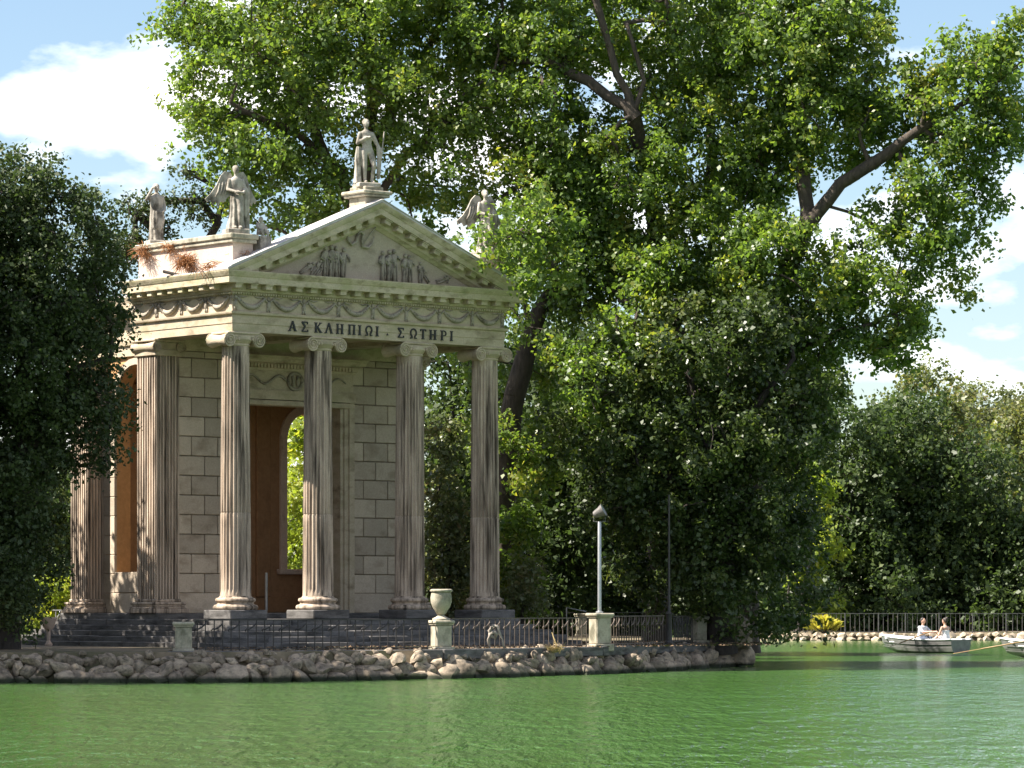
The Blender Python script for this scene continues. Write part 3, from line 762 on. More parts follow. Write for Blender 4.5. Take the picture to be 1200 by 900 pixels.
for s in (0, 1):
    for k in range(7):
        m2 = MB(); vs = []; u0 = .1+k*(xm-e0-.1)/7; u1 = .1+(k+1)*(xm-e0-.1)/7-.012
        X = lambda u: e0+u if s == 0 else W_-e0-u
        for q in (.075, .10): vs += [(X(u0), -.93, zS1+slope*u0+q), (X(u1), -.93, zS1+slope*u1+q), (X(u1), -.02, zS1+slope*u1+q), (X(u0), -.02, zS1+slope*u0+q)]
        m2.add(vs, [(0, 1, 2, 3), (7, 6, 5, 4), (0, 4, 5, 1), (1, 5, 6, 2), (2, 6, 7, 3), (3, 7, 4, 0)]); tb(m2, 'coping_slab', 'roof', rf)
mb = MB(); mb.box(-E+.02, W_+E-.02, YB-.35, YB-.01, zA0+.3, zS1-.01); tb(mb, 'rear_wall', 'entab')
# lower entablature of the cella
dz = -.38; e2 = XS-.10
path2 = [(e2+.0, 8.0), (e2, YB+.0)]
for s in (0, 1):
    def pp(pr):
        return MB().sweep([(e2, 8.3), (e2, YB-.1)] if s == 0 else [(W_-e2, YB-.1), (W_-e2, 8.3)], pr)
    tb(pp([(-.4, zA0+dz), (0, zA0+dz), (0, zA0+dz+.3), (.06, zA0+dz+.32), (.08, zA0+dz+.42), (0, zA0+dz+.44), (0, zF1+dz), (.05, zF1+dz+.03), (.12, zF1+dz+.08), (.12, zM1+dz-.02), (.40, zM1+dz), (.40, zC1+dz), (.46, zS1+dz), (-.4, zS1+dz)]), 'side_entablature', 'entab')
    for k in range(7):
        o = copyobj(mod0, temple, ((e2-.10) if s == 0 else W_-e2+.10, YB+.25+k*.5, zM1+dz-.006-ZB), (0, 0, R(-90) if s == 0 else R(90)))
mb = MB(); mb.box(e2+.1, W_-e2-.1, YB, 8.3, zS1+dz-.1, zS1+dz+.15); tb(mb, 'cella_roof', 'roof')
# parapets carrying the statues
for s in (0, 1):
    xa, xb = (-.42, .42) if s == 0 else (W_-.42, W_+.42)
    mb = MB(); mb.box(xa+.06, xb-.06, -.36, 4.4, zS1-.1, 12.45); pa = tb(mb, 'parapet', 'pink')
    m2 = MB(); m2.bbox(xa-.02, xb+.02, -.46, 4.48, 12.45, 12.56, .02); m2.bbox(xa-.07, xb+.07, -.5, 4.52, 12.56, 12.72, .03); tb(m2, 'coping', 'pier', pa)
mb = MB(); mb.bbox(xm-.36, xm+.36, -.55, .25, zapex-.35, zapex+.18, .02); ap = tb(mb, 'apex_pedestal', 'pier')
m2 = MB(); m2.bbox(xm-.48, xm+.48, -.67, .37, zapex+.18, zapex+.26, .02); m2.bbox(xm-.54, xm+.54, -.73, .43, zapex+.26, zapex+.37, .03); m2.bbox(xm-.34, xm+.34, -.53, .25, zapex+.37, zapex+.5, .02); tb(m2, 'pedestal_cap', 'pier', ap)

# ------------------------------------------------------------------ figures (fused by voxel remesh)
class Fig:
    def __init__(s): s.bm = bmesh.new()
    def ell(s, c, r, rot=None):
        m = Matrix.Translation(c) @ (rot or Matrix()) @ Matrix.Diagonal((*((r,)*3 if not isinstance(r, (tuple, list)) else r), 1))
        bmesh.ops.create_icosphere(s.bm, subdivisions=3, radius=1, matrix=m); return s
    def cap(s, p0, p1, r0, r1):
        p0, p1 = Vector(p0), Vector(p1); d = p1-p0
        q = d.to_track_quat('Z', 'Y').to_matrix().to_4x4()
        bmesh.ops.create_cone(s.bm, cap_ends=True, segments=16, radius1=r0, radius2=r1, depth=d.length, matrix=Matrix.Translation((p0+p1)/2) @ q)
        s.ell(p0, r0); s.ell(p1, r1); return s
    def chain(s, pts, rad):
        for i in range(len(pts)-1): s.cap(pts[i], pts[i+1], rad[i], rad[i+1])
        return s
    def loft(s, rings, n=40, pl=.0, k=13):
        m = MB(); m.rings([[(cx+rx*(1+pl*f*math.sin(k*a+z*3))*math.cos(a), cy+ry*(1+pl*f*math.sin(k*a+z*3))*math.sin(a), z) for a in [2*math.pi*i/n for i in range(n)]] for z, cx, cy, rx, ry, f in rings])
        vs = [s.bm.verts.new(v) for v in m.v]; [s.bm.faces.new([vs[i] for i in f]) for f in m.f]; return s
    def head(s, c, h, f=(0, -1)):
        c = Vector(c); fv = Vector((f[0], f[1], 0)).normalized(); sd = Vector((-fv.y, fv.x, 0))
        q = Matrix.Rotation(math.atan2(fv.y, fv.x)+math.pi/2, 4, 'Z')
        s.ell(c, (h*.34, h*.42, h*.5), q); s.ell(c+fv*h*.12+Vector((0, 0, -h*.22)), (h*.26, h*.27, h*.27), q)
        s.ell(c+fv*h*.42+Vector((0, 0, -h*.06)), (h*.06, h*.09, h*.13), q); s.ell(c+fv*h*.34+Vector((0, 0, -h*.27)), (h*.13, h*.05, h*.04), q)
        for t in (-1, 1): s.ell(c+sd*t*h*.35+Vector((0, 0, -h*.05)), (h*.05, h*.08, h*.12), q)
        return s
    def hand(s, p, d, side, sz=.19, curl=.5):
        p = Vector(p); d = Vector(d).normalized(); up = Vector((0, 0, 1)); a = d.cross(up)
        if a.length < .2: a = Vector((1, 0, 0))
        a.normalize(); b = a.cross(d)
        s.chain([p, p+d*sz*.5], [sz*.17, sz*.2])
        for i in range(4):
            o = p+d*sz*.48+a*(i-1.5)*sz*.12; ln = (.42, .5, .46, .36)[i]*sz
            s.chain([o, o+d*ln*.5-b*ln*.2*curl, o+d*ln*.7-b*ln*.7*curl], [sz*.065, sz*.06, sz*.05])
        s.chain([p+d*sz*.15+a*side*sz*.18, p+d*sz*.42+a*side*sz*.36-b*sz*.1], [sz*.075, sz*.06]); return s
    def mesh(s, name, vox=.017, sm=1):
        me = bpy.data.meshes.new(name+'_raw'); bmesh.ops.recalc_face_normals(s.bm, faces=s.bm.faces); s.bm.to_mesh(me); s.bm.free()
        o = bpy.data.objects.new('tmp', me); C.objects.link(o)
        r = o.modifiers.new('r', 'REMESH'); r.mode = 'VOXEL'; r.voxel_size = vox
        q = o.modifiers.new('s', 'SMOOTH'); q.iterations = sm; q.factor = .5
        dg = bpy.context.evaluated_depsgraph_get(); dg.update()
        m2 = bpy.data.meshes.new_from_object(o.evaluated_get(dg)); m2.name = name
        bpy.data.objects.remove(o); bpy.data.meshes.remove(me); m2.shade_smooth(); return m2
def tw(x, y, z):    # temple local -> world
    c, s = math.cos(TH), math.sin(TH); return Vector((T0.x+x*c-y*s, T0.y+x*s+y*c, z))
def plinth(parent, r, h):
    m = MB(); m.bbox(-r, r, -r, r, -h, 0, .02); return m.build('plinth', 'statue', parent)
def wing_mesh(s, ln=1.0):
    # outline in (u,z); feathers as scallops along the trailing edge; curved plate with thickness
    out_ = [(0, 1.42), (.12, 1.60), (.25, 1.62), (.36, 1.52), (.46, 1.32), (.58, 1.15), (.72, 1.02), (.66, .95), (.60, .99), (.54, .90), (.48, .96), (.42, .88), (.36, .97), (.28, .95), (.2, 1.05), (.1, 1.1), (0, 1.15)]; out_ = [(u*1.2, 1.42+(z-1.42)*1.35) for u, z in out_]
    n = len(out_); m = MB()
    f = lambda u, z, t: (s*u*ln, .14+.10*u+t-.08*math.sin(u*4), z)
    m.add([f(u, z, -.03) for u, z in out_]+[f(u, z, .03) for u, z in out_], [tuple(range(n)), tuple(range(2*n-1, n-1, -1))]+[(i, i+n, (i+1) % n+n, (i+1) % n) for i in range(n)])
    for k in range(5):
        u0 = .10+k*.09; m.tube([f(u0, 1.45-.03*k, -.035), f(u0+.05, 1.25-.04*k, -.045), f(u0+.13, 1.02-.02*k, -.035)], [.02, .028, .012], 5)
    return m
def winged(pos, rz, label, mir=1):
    e = empty('statue', pos, rz); tag(e, label, 'statue', None)
    f = Fig(); s = mir
    f.loft([(0, 0, 0, .27, .22, 1), (.1, 0, 0, .25, .20, 1), (.35, .01*s, 0, .21, .18, 1), (.6, .02*s, -.01, .20, .17, 1), (.85, .02*s, -.02, .205, .165, .8), (1.02, .02*s, 0, .18, .14, .4), (1.12, .01*s, 0, .16, .12, .1), (1.3, 0, 0, .19, .125, 0), (1.42, 0, 0, .2, .115, 0), (1.5, 0, 0, .12, .09, 0), (1.54, 0, 0, .06, .06, 0)], pl=.14, k=9)
    f.chain([(.06*s, -.12, .95), (.08*s, -.2, .5), (.07*s, -.16, .06)], [.11, .085, .07]); f.ell((.07*s, -.24, .04), (.06, .12, .045))
    f.ell((-.08*s, -.2, .04), (.06, .12, .045))
    f.cap((0, 0, 1.48), (0, -.01, 1.62), .06, .055); f.head((0, -.02, 1.72), .25, (-.2*s, -1)); f.ell((0, .03, 1.77), (.1, .12, .1)); f.ell((0, .12, 1.74), .055)
    f.chain([(-.19*s, 0, 1.42), (-.25*s, -.02, 1.15), (-.10*s, -.24, 1.08)], [.065, .052, .04]); f.hand((-.10*s, -.24, 1.08), (.8*s, -.3, 0), 1)
    f.chain([(.19*s, 0, 1.42), (.26*s, -.03, 1.17), (.16*s, -.22, 1.04)], [.065, .052, .04]); f.hand((.16*s, -.22, 1.04), (-.8*s, -.3, 0), -1)
    f.ell((.02*s, -.30, 1.04), (.14, .08, .045))
    f.loft([(.02, .33*s, .02, .09, .10, 1), (.4, .30*s, 0, .10, .10, 1), (.8, .31*s, -.02, .09, .09, 1), (1.1, .32*s, -.02, .08, .08, .6), (1.3, .22*s, 0, .07, .08, .2)], n=24, pl=.18, k=6)
    obj('body', f.mesh('body'), 'statue', e)
    for t, ln in ((-1, 1.0), (1, .8)): wing_mesh(t*s, ln).build('wing', 'statue', e, 0, 'auto')
    plinth(e, .33, .16); return e
w1 = winged(tw(0, -.02, 12.87), TH-.35, 'winged draped statue holding a dish on the sunlit corner of the temple roof')
w2 = winged(tw(W_, -.02, 12.87), TH-.2, 'winged statue half hidden by leaves on the temple roof corner', 1)
def robed():
    e = empty('statue', tw(0, 4.0, 12.85), TH-.3); tag(e, 'slender robed statue with arm raised to its head at the parapet rear', 'statue')
    f = Fig()
    f.loft([(0, 0, 0, .22, .2, 1), (.3, 0, 0, .20, .18, 1), (.7, .01, 0, .2, .17, 1), (.95, .01, 0, .18, .15, .7), (1.15, 0, 0, .2, .14, .3), (1.3, 0, 0, .21, .13, .1), (1.38, 0, 0, .12, .1, 0), (1.42, 0, 0, .06, .06, 0)], pl=.13, k=9)
    f.cap((0, 0, 1.36), (0, 0, 1.48), .055, .05); f.head((0, -.02, 1.57), .23); f.ell((0, .03, 1.62), (.1, .12, .1))
    f.chain([(-.18, 0, 1.3), (-.32, -.04, 1.22), (-.15, -.08, 1.55)], [.06, .05, .038]); f.hand((-.15, -.08, 1.55), (.6, 0, .6), 1, .16)
    f.chain([(.18, 0, 1.3), (.25, -.02, 1.05), (.2, -.16, .9)], [.06, .05, .04]); f.hand((.2, -.16, .9), (-.4, -.5, -.4), 1, .16)
    f.loft([(.35, .0, -.12, .16, .08, 1), (.6, .03, -.13, .18, .08, 1), (.8, .03, -.12, .17, .07, 1), (.95, .0, -.09, .12, .06, 1)], pl=.12, k=7)
    obj('body', f.mesh('body'), 'statue', e); plinth(e, .3, .14)
robed()
def nude():
    e = empty('statue', tw(xm, -.14, zapex+.62), TH-.35); tag(e, 'standing nude statue with a staff and draped tree stump on the apex of the pediment', 'statue')
    f = Fig()
    f.loft([(.88, .02, 0, .14, .1, 0), (.98, .03, 0, .175, .12, 0), (1.1, .02, 0, .15, .1, 0), (1.2, .0, 0, .145, .1, 0), (1.38, -.01, 0, .19, .12, 0), (1.5, -.02, 0, .2, .11, 0), (1.57, -.02, 0, .12, .09, 0), (1.61, -.02, 0, .06, .06, 0)])
    f.chain([(-.08, 0, .95), (-.07, -.03, .52), (-.05, .02, .09)], [.105, .075, .05]); f.ell((-.05, -.06, .045), (.05, .13, .045))
    f.chain([(.12, 0, .95), (.20, -.12, .54), (.18, .03, .1)], [.10, .072, .048]); f.ell((.19, -.05, .045), (.05, .13, .045))
    f.cap((-.02, 0, 1.56), (-.02, -.01, 1.68), .06, .055); f.head((-.02, -.02, 1.79), .26, (.3, -1)); f.ell((-.02, .02, 1.84), (.11, .12, .1))
    f.chain([(-.2, 0, 1.48), (-.28, .0, 1.2), (-.05, -.16, 1.36)], [.07, .055, .04]); f.hand((-.05, -.16, 1.36), (.8, -.1, .1), 1)
    f.chain([(.18, 0, 1.48), (.3, -.02, 1.22), (.40, -.1, 1.02)], [.07, .055, .04]); f.hand((.40, -.1, 1.02), (.3, -.3, -.8), -1)
    f.cap((.42, -.12, .75), (.52, -.1, 1.55), .025, .022); f.chain([(.36, -.02, .2), (.38, -.06, .7), (.34, -.06, 1.1)], [.06, .07, .05])
    f.loft([(0, -.26, .06, .12, .12, 1), (.4, -.25, .06, .10, .1, 1), (.8, -.25, .05, .10, .09, 1), (1.1, -.24, .04, .07, .07, 1)], n=24, pl=.15, k=5)
    obj('body', f.mesh('body'), 'statue', e); plinth(e, .34, .14)
nude()
e = empty('small_statue', tw(.72, -.25, 12.75), TH); tag(e, 'tiny seated putto figure on the roof beside the winged corner statue', 'statue')
f = Fig(); f.loft([(0, 0, 0, .13, .12, 0), (.15, 0, 0, .12, .1, 0), (.3, 0, 0, .11, .08, 0), (.34, 0, 0, .04, .04, 0)]); f.head((0, -.01, .43), .2)
f.chain([(-.1, 0, .3), (-.17, -.05, .2), (-.05, -.15, .15)], [.045, .04, .03]); f.chain([(.1, 0, .3), (.17, -.05, .2), (.05, -.15, .15)], [.045, .04, .03])
for s in (-1, 1): f.chain([(s*.07, -.05, .06), (s*.1, -.2, .08), (s*.08, -.24, -.06)], [.06, .05, .035])
obj('body', f.mesh('body', .018, 2), 'statue', e); m = MB(); m.bbox(-.2, .2, -.28, .18, -.75, -.06, .02); m.build('plinth', 'statue', e)
# dry pine needle debris on the roof
def strands(c, r, n, ln, droop, mat, name, rr=.006, zs=.3):
    m = MB(); q = random.Random(int(c[0]*100)+n)
    for _ in range(n):
        p = Vector((q.gauss(0, r), q.gauss(0, r), abs(q.gauss(0, r*zs)))); d = Vector((q.uniform(-1, 1), q.uniform(-1, 1), q.uniform(-droop, .5))).normalized()*ln*q.uniform(.5, 1.2)
        m.tube([p, p+d*.5+Vector((0, 0, .04*ln)), p+d+Vector((0, 0, -.15*ln))], [rr, rr, rr*.4], 3)
    return m
for k, (yl, xl, z, r, n) in enumerate([(1.7, -.56, 11.95, .12, 260), (3.9, -.5, 12.4, .12, 160), (.2, -.62, 11.70, .2, 170), (-.3, .2, 12.1, .14, 90), (2.6, -.52, 12.5, .1, 80)]):
    p = tw(xl, yl, z); o = strands(p, r, n, .42, 1.0, 'needle', 'x', .008, 1.2 if k in (0, 1) else .3).build('pine_needle_heap', 'needle'); o.location = p
    tag(o, ['tall heap of brown pine needles slumped against the sunlit parapet', 'brown pine needles hanging off the rear end of the sunlit parapet', 'brown pine needles lying along the roof edge below the winged statue', 'brown pine needles at the foot of the winged statue pedestal', 'brown pine needles caught on the coping of the sunlit parapet'][k], 'pine needles', None, 'stuff')
o = MB().tube([(0, 0, 0), (.9, -.5, -.25), (1.0, -.55, -.3)], [.05, .05, .05], 7).build('fallen_branch', 'bark2'); o.location = tw(-1.0, 2.2, 11.75); tag(o, 'short grey broken branch lying at the edge of the temple roof', 'branch')

# ------------------------------------------------------------------ piers, railings, urn, lamp
def pier_obj(px, D, wd, h, label, z=GZ, group=None, rz=.1):
    e = empty('stone_pier', (PX(px, D), D, z-.02), rz); tag(e, label, 'pier', group); r = wd/2
    m = MB(); m.bbox(-r*.78, r*.78, -r*.78, r*.78, .1, h-.12, .03); m.build('shaft', 'pier', e)
    m = MB(); m.bbox(-r, r, -r, r, -.1, .11, .02); m.build('base', 'pier', e)
    m = MB(); m.bbox(-r*.9, r*.9, -r*.9, r*.9, h-.13, h-.09, .01); m.bbox(-r*1.02, r*1.02, -r*1.02, r*1.02, h-.09, h, .025); m.build('cap', 'pier', e)
    return e
p1 = pier_obj(215, 93.2, .56, .80, 'short grey stone pier with flat cap at the shaded end of the front railing')
p2 = pier_obj(517, 97.2, .58, .82, 'stone pier of the front railing carrying a round urn', rz=.4)
p3 = pier_obj(703, 103.8, .62, 1.0, 'stone pier of the front railing carrying the floodlight pole', rz=.5)
p4 = pier_obj(819, 114.2, .5, .88, 'narrow weathered stone pier at the tree end of the front railing', rz=.6)
p5 = pier_obj(681, 139, .46, .9, 'sunlit small stone pier standing behind the floodlight pier', rz=.3)
u = empty('urn', (PX(517, 97.2), 97.2, GZ+.80)); tag(u, 'round pale stone urn with wide rim on the railing pier', 'urn')
MB().lathe([(.10, .16), (.13, .18), (.17, .26), (.24, .36), (.285, .5), (.29, .62), (.27, .72), (.26, .76)], n=32).build('bowl', 'pier', u, 0, True)
MB().lathe([(.26, .755), (.29, .77), (.31, .80), (.30, .83), (.26, .85), (.23, .84), (.22, .78)], n=32).build('rim', 'pier', u, 0, True)
MB().lathe([(.24, 0), (.24, .05), (.17, .08), (.09, .13), (.08, .15), (.11, .18)], n=24).build('foot', 'pier', u, 0, 'auto')
fl = empty('floodlight', (PX(702.5, 103.8), 103.8, GZ+.98)); tag(fl, 'floodlight on a tall white steel pole standing on a stone pier', 'lamp')
MB().lathe([(.11, 0), (.11, .04), (.055, .07), (.052, 2.62), (.03, 2.66)], n=14).build('pole', 'galv', fl, 0, 'auto')
m = MB(); m.tube([(-.16, 0, 2.78), (-.17, 0, 2.66), (0, 0, 2.63), (.17, 0, 2.66), (.16, 0, 2.78)], .022, 6); m.build('bracket', 'greyiron', fl)
hd = MB().lathe([(.05, -.26), (.13, -.22), (.17, -.12), (.20, .02), (.26, .16), (.27, .19), (.25, .19), (.2, .08), (.001, .06)], n=20).build('lamp_head', 'greyiron', fl, 0, 'auto')
hd.location = (0, -.02, 2.92); hd.rotation_euler = (R(12), R(62), 0); hd.scale = (.72, .72, .78)
g = MB().lathe([(.001, .155), (.245, .15), (.245, .165), (.001, .17)], n=20).build('lens', 'galv', hd)
dp = empty('iron_pole', (PX(784, 110), 110, GZ)); tag(dp, 'slim dark iron pole with stout base in the shade behind the railing', 'pole')
MB().lathe([(.13, 0), (.13, .08), (.10, .12), (.09, .9), (.11, .95), (.05, 1.02), (.04, 1.2), (.028, 4.6)], n=12).build('post', 'iron', dp, 0, 'auto')
m = MB(); m.box(-.16, .16, -.16, .16, -.04, .02); m.build('foot_plate', 'iron', dp)

def railing(a, b, z, h, label, mat, pitch=.24, scroll=True, cat='railing', group=None, br=.016, posts=None, midrail=None):
    a = Vector((a[0], a[1], 0)); b = Vector((b[0], b[1], 0)); d = b-a; ln = d.length
    e = empty('railing', (a.x, a.y, z), math.atan2(d.y, d.x)); tag(e, label, cat, group)
    m = MB(); m.box(0, ln, -.025, .025, h-.03, h); m.build('top_rail', mat, e)
    m = MB(); m.box(0, ln, -.02, .02, .06, .085); m.build('bottom_rail', mat, e)
    if midrail:
        m = MB(); m.box(0, ln, -.015, .015, midrail, midrail+.02); m.build('middle_rail', mat, e)
    n = max(1, int(ln/pitch)); b0 = s0 = None
    for i in range(n):
        x = (i+.5)*ln/n
        if b0 is None:
            m = MB(); m.tube([(0, 0, 0), (0, 0, h-.03)], br, 6); o = b0 = m.build('bar', mat, e)
        else: o = copyobj(b0, e)
        o.location = (x, 0, 0); o.rotation_euler = (rnd.uniform(-.02, .02), rnd.uniform(-.02, .02), 0)
        if scroll and i % 2 == 0 and i < n-1:
            if s0 is None:
                m = MB(); q = ln/n
                m.tube([(-.07, -.02, h*.60), (-.09, -.02, h*.66), (-.05, -.02, h*.71), (.0, -.02, h*.69), (q*.5, -.02, h*.76), (q*.93, -.02, h*.86), (q, -.02, h*.95)], [.01, .016, .02, .024, .024, .022, .014], 6)
                o = s0 = m.build('scroll', mat, e, 0, True)
            else: o = copyobj(s0, e)
            o.location = (x, 0, 0)
    if posts:
        m = MB(); m.box(-.03, .03, -.03, .03, 0, h+.02); k0 = m.build('post', mat, e); k = 0
        while k*posts <= ln:
            o = k0 if k == 0 else copyobj(k0, e); o.location = (k*posts, 0, 0); k += 1
    return e
def W2(px, D): return (PX(px, D), D)
railing(W2(226, 93.3), W2(506, 97.0), GZ, .84, 'dark thin iron railing in the shade in front of the temple steps', 'iron', group=None)
railing(W2(529, 97.5), W2(690, 103.2), GZ, .86, 'scrolled iron railing between the urn pier and the floodlight pier', 'rust')
railing(W2(715, 104.6), W2(778, 109.6), GZ, .9, 'short scrolled iron railing between the floodlight pier and the dark iron pole', 'rust')
railing(W2(789, 110.6), W2(812, 113.8), GZ, .88, 'shaded iron railing ending at the narrow weathered pier', 'iron')
railing(W2(600, 139), W2(674, 139), GZ, .93, 'low plain iron railing running behind the temple steps', 'iron', .35, False)
railing(W2(688, 139), W2(790, 140), GZ, .93, 'low plain iron railing in deep shade beyond the floodlight pier', 'iron', .35, False)
# kerb
kp = [W2(200, 92.7), W2(517, 96.7), W2(703, 103.2), W2(780, 109.2), W2(830, 114.2)]
for i, ((xa, ya), (xb, yb)) in enumerate(zip(kp, kp[1:])):
    d = Vector((xb-xa, yb-ya, 0)); m = MB(); m.bbox(0.01, d.length-.01, -.12, .25, -.25, .02, .02); o = m.build('kerb', 'step'); o.location = (xa, ya, GZ); o.rotation_euler = (0, 0, math.atan2(d.y, d.x)); struct(o)
# far railing
railing(W2(872, 197.5), W2(1060, 197.5), .40, 1.1, 'thin grey railing on the far shore behind the yellow bush', 'greyiron', .26, False, posts=1.85, br=.013)
railing(W2(1061, 197.5), W2(1290, 197.5), .40, 1.1, 'thin grey railing on the far shore behind the rowing boats', 'greyiron', .26, False, posts=1.85, br=.013)
# mesh fence
e = empty('mesh_fence', (PX(614, 146), 146, GZ)); tag(e, 'temporary wire mesh fence panel standing in front of dark trees', 'fence')
m = MB(); m.tube([(0, 0, 0), (0, 0, 1.95)], .03, 6); m.tube([(2.4, 0, 0), (2.4, 0, 1.95)], .03, 6); m.tube([(0, 0, 1.93), (2.4, 0, 1.93)], .025, 6); m.build('frame', 'galv', e)
m = MB()
for i in range(1, 16): m.tube([(i*.15, 0, 0), (i*.15, 0, 1.93)], .006, 4)
for i in range(1, 9): m.tube([(0, 0, i*.21), (2.4, 0, i*.21)], .006, 4)
o = m.build('wire_mesh', 'galv', e); o['kind'] = 'stuff'
o = MB().tube([(0, 0, -1.5), (0, 0, 0), (.75, .1, -.16)], .03, 5).build('bent_pipe', 'galv'); o.location = P(664, 712, 137); tag(o, 'thin bent white pipe sticking up behind the floodlight pier', 'pipe')
# white ornate balustrade panel beside the shrubs on the left
gr = railing(W2(62, 112), W2(96, 111.5), GZ+.02, 1.05, 'white ornate iron railing panel beside the lime green shrub', 'galv', .16, True, midrail=.62)
pot = empty('flower_pot', (PX(57, 106), 106, GZ+.45)); tag(pot, 'small ochre stone pot on a stand in the shade of the holm oak', 'pot')
MB().lathe([(.10, -.45), (.12, -.4), (.05, -.3), (.06, 0), (.16, .1), (.22, .32), (.25, .36), (.25, .40), (.2, .4), (.17, .3)], n=18).build('bowl', 'pink', pot, 0, 'auto')
# dry curled branch in railing and dry grass tuft
e = tag(MB().tube([(-.1, 0, 0), (-.13, 0, .25), (-.08, 0, .42), (.02, 0, .48), (.1, 0, .40), (.06, 0, .30), (-.06, 0, .36), (-.1, 0, .5), (0, 0, .66), (.12, 0, .62), (.16, 0, .46), (.25, 0, .25), (.3, -.1, 0)], [.03, .05, .06, .07, .06, .04, .05, .06, .05, .04, .045, .03, .02], 7).build('dry_root', 'root', None, 0, True), 'pale curled dry root tangled in the scrolled railing', 'root'); e.location = (*W2(578, 99.0), GZ)
o = strands((6, 0, 0), .07, 110, .36, -.6, 'dry', 'x', .008).build('dry_grass_tuft', 'dry'); o.location = (*W2(650, 100.6), GZ-.12); tag(o, 'small tuft of dry yellow grass growing out of the rock bank', 'grass', None, 'stuff')
e = tag(MB().tube([(0, 0, 0), (-.12, 0, .3), (-.22, .1, .6)], [.02, .018, .012], 5).build('stick', 'dry'), 'pale thin stick leaning on the railing by the dry grass', 'stick'); e.location = (*W2(656, 100.6), GZ-.15)

# ------------------------------------------------------------------ trees
tri_count = [0]; DENS = 2.6
def leaf_mesh(name, pos, nrm, axis, size, aspect, tint, mat, fold=.18):
    n = len(pos)
    side = np.cross(nrm, axis); side /= np.linalg.norm(side, axis=1)[:, None]+1e-9
    l = size[:, None]; wd = (size*aspect)[:, None]
    v = np.empty((n, 4, 3), np.float32)
    v[:, 0] = pos-axis*l*.5; v[:, 2] = pos+axis*l*.5
    lift = nrm*wd*fold*2
    v[:, 1] = pos-side*wd+lift+axis*l*.08; v[:, 3] = pos+side*wd+lift+axis*l*.08
    me = bpy.data.meshes.new(name); me.vertices.add(n*4); me.loops.add(n*4); me.polygons.add(n)
    me.vertices.foreach_set('co', v.ravel()); idx = np.arange(n*4, dtype=np.int32)
    me.loops.foreach_set('vertex_index', idx); me.polygons.foreach_set('loop_start', idx[::4].copy()); me.polygons.foreach_set('loop_total', np.full(n, 4, np.int32))
    at = me.attributes.new('tint', 'FLOAT', 'POINT'); at.data.foreach_set('value', np.repeat(tint, 4).astype(np.float32))
    me.materials.append(M[mat]); me.update(); me.validate(); tri_count[0] += 2*n
    return me
def unit(v): return v/(np.linalg.norm(v, axis=1)[:, None]+1e-9)
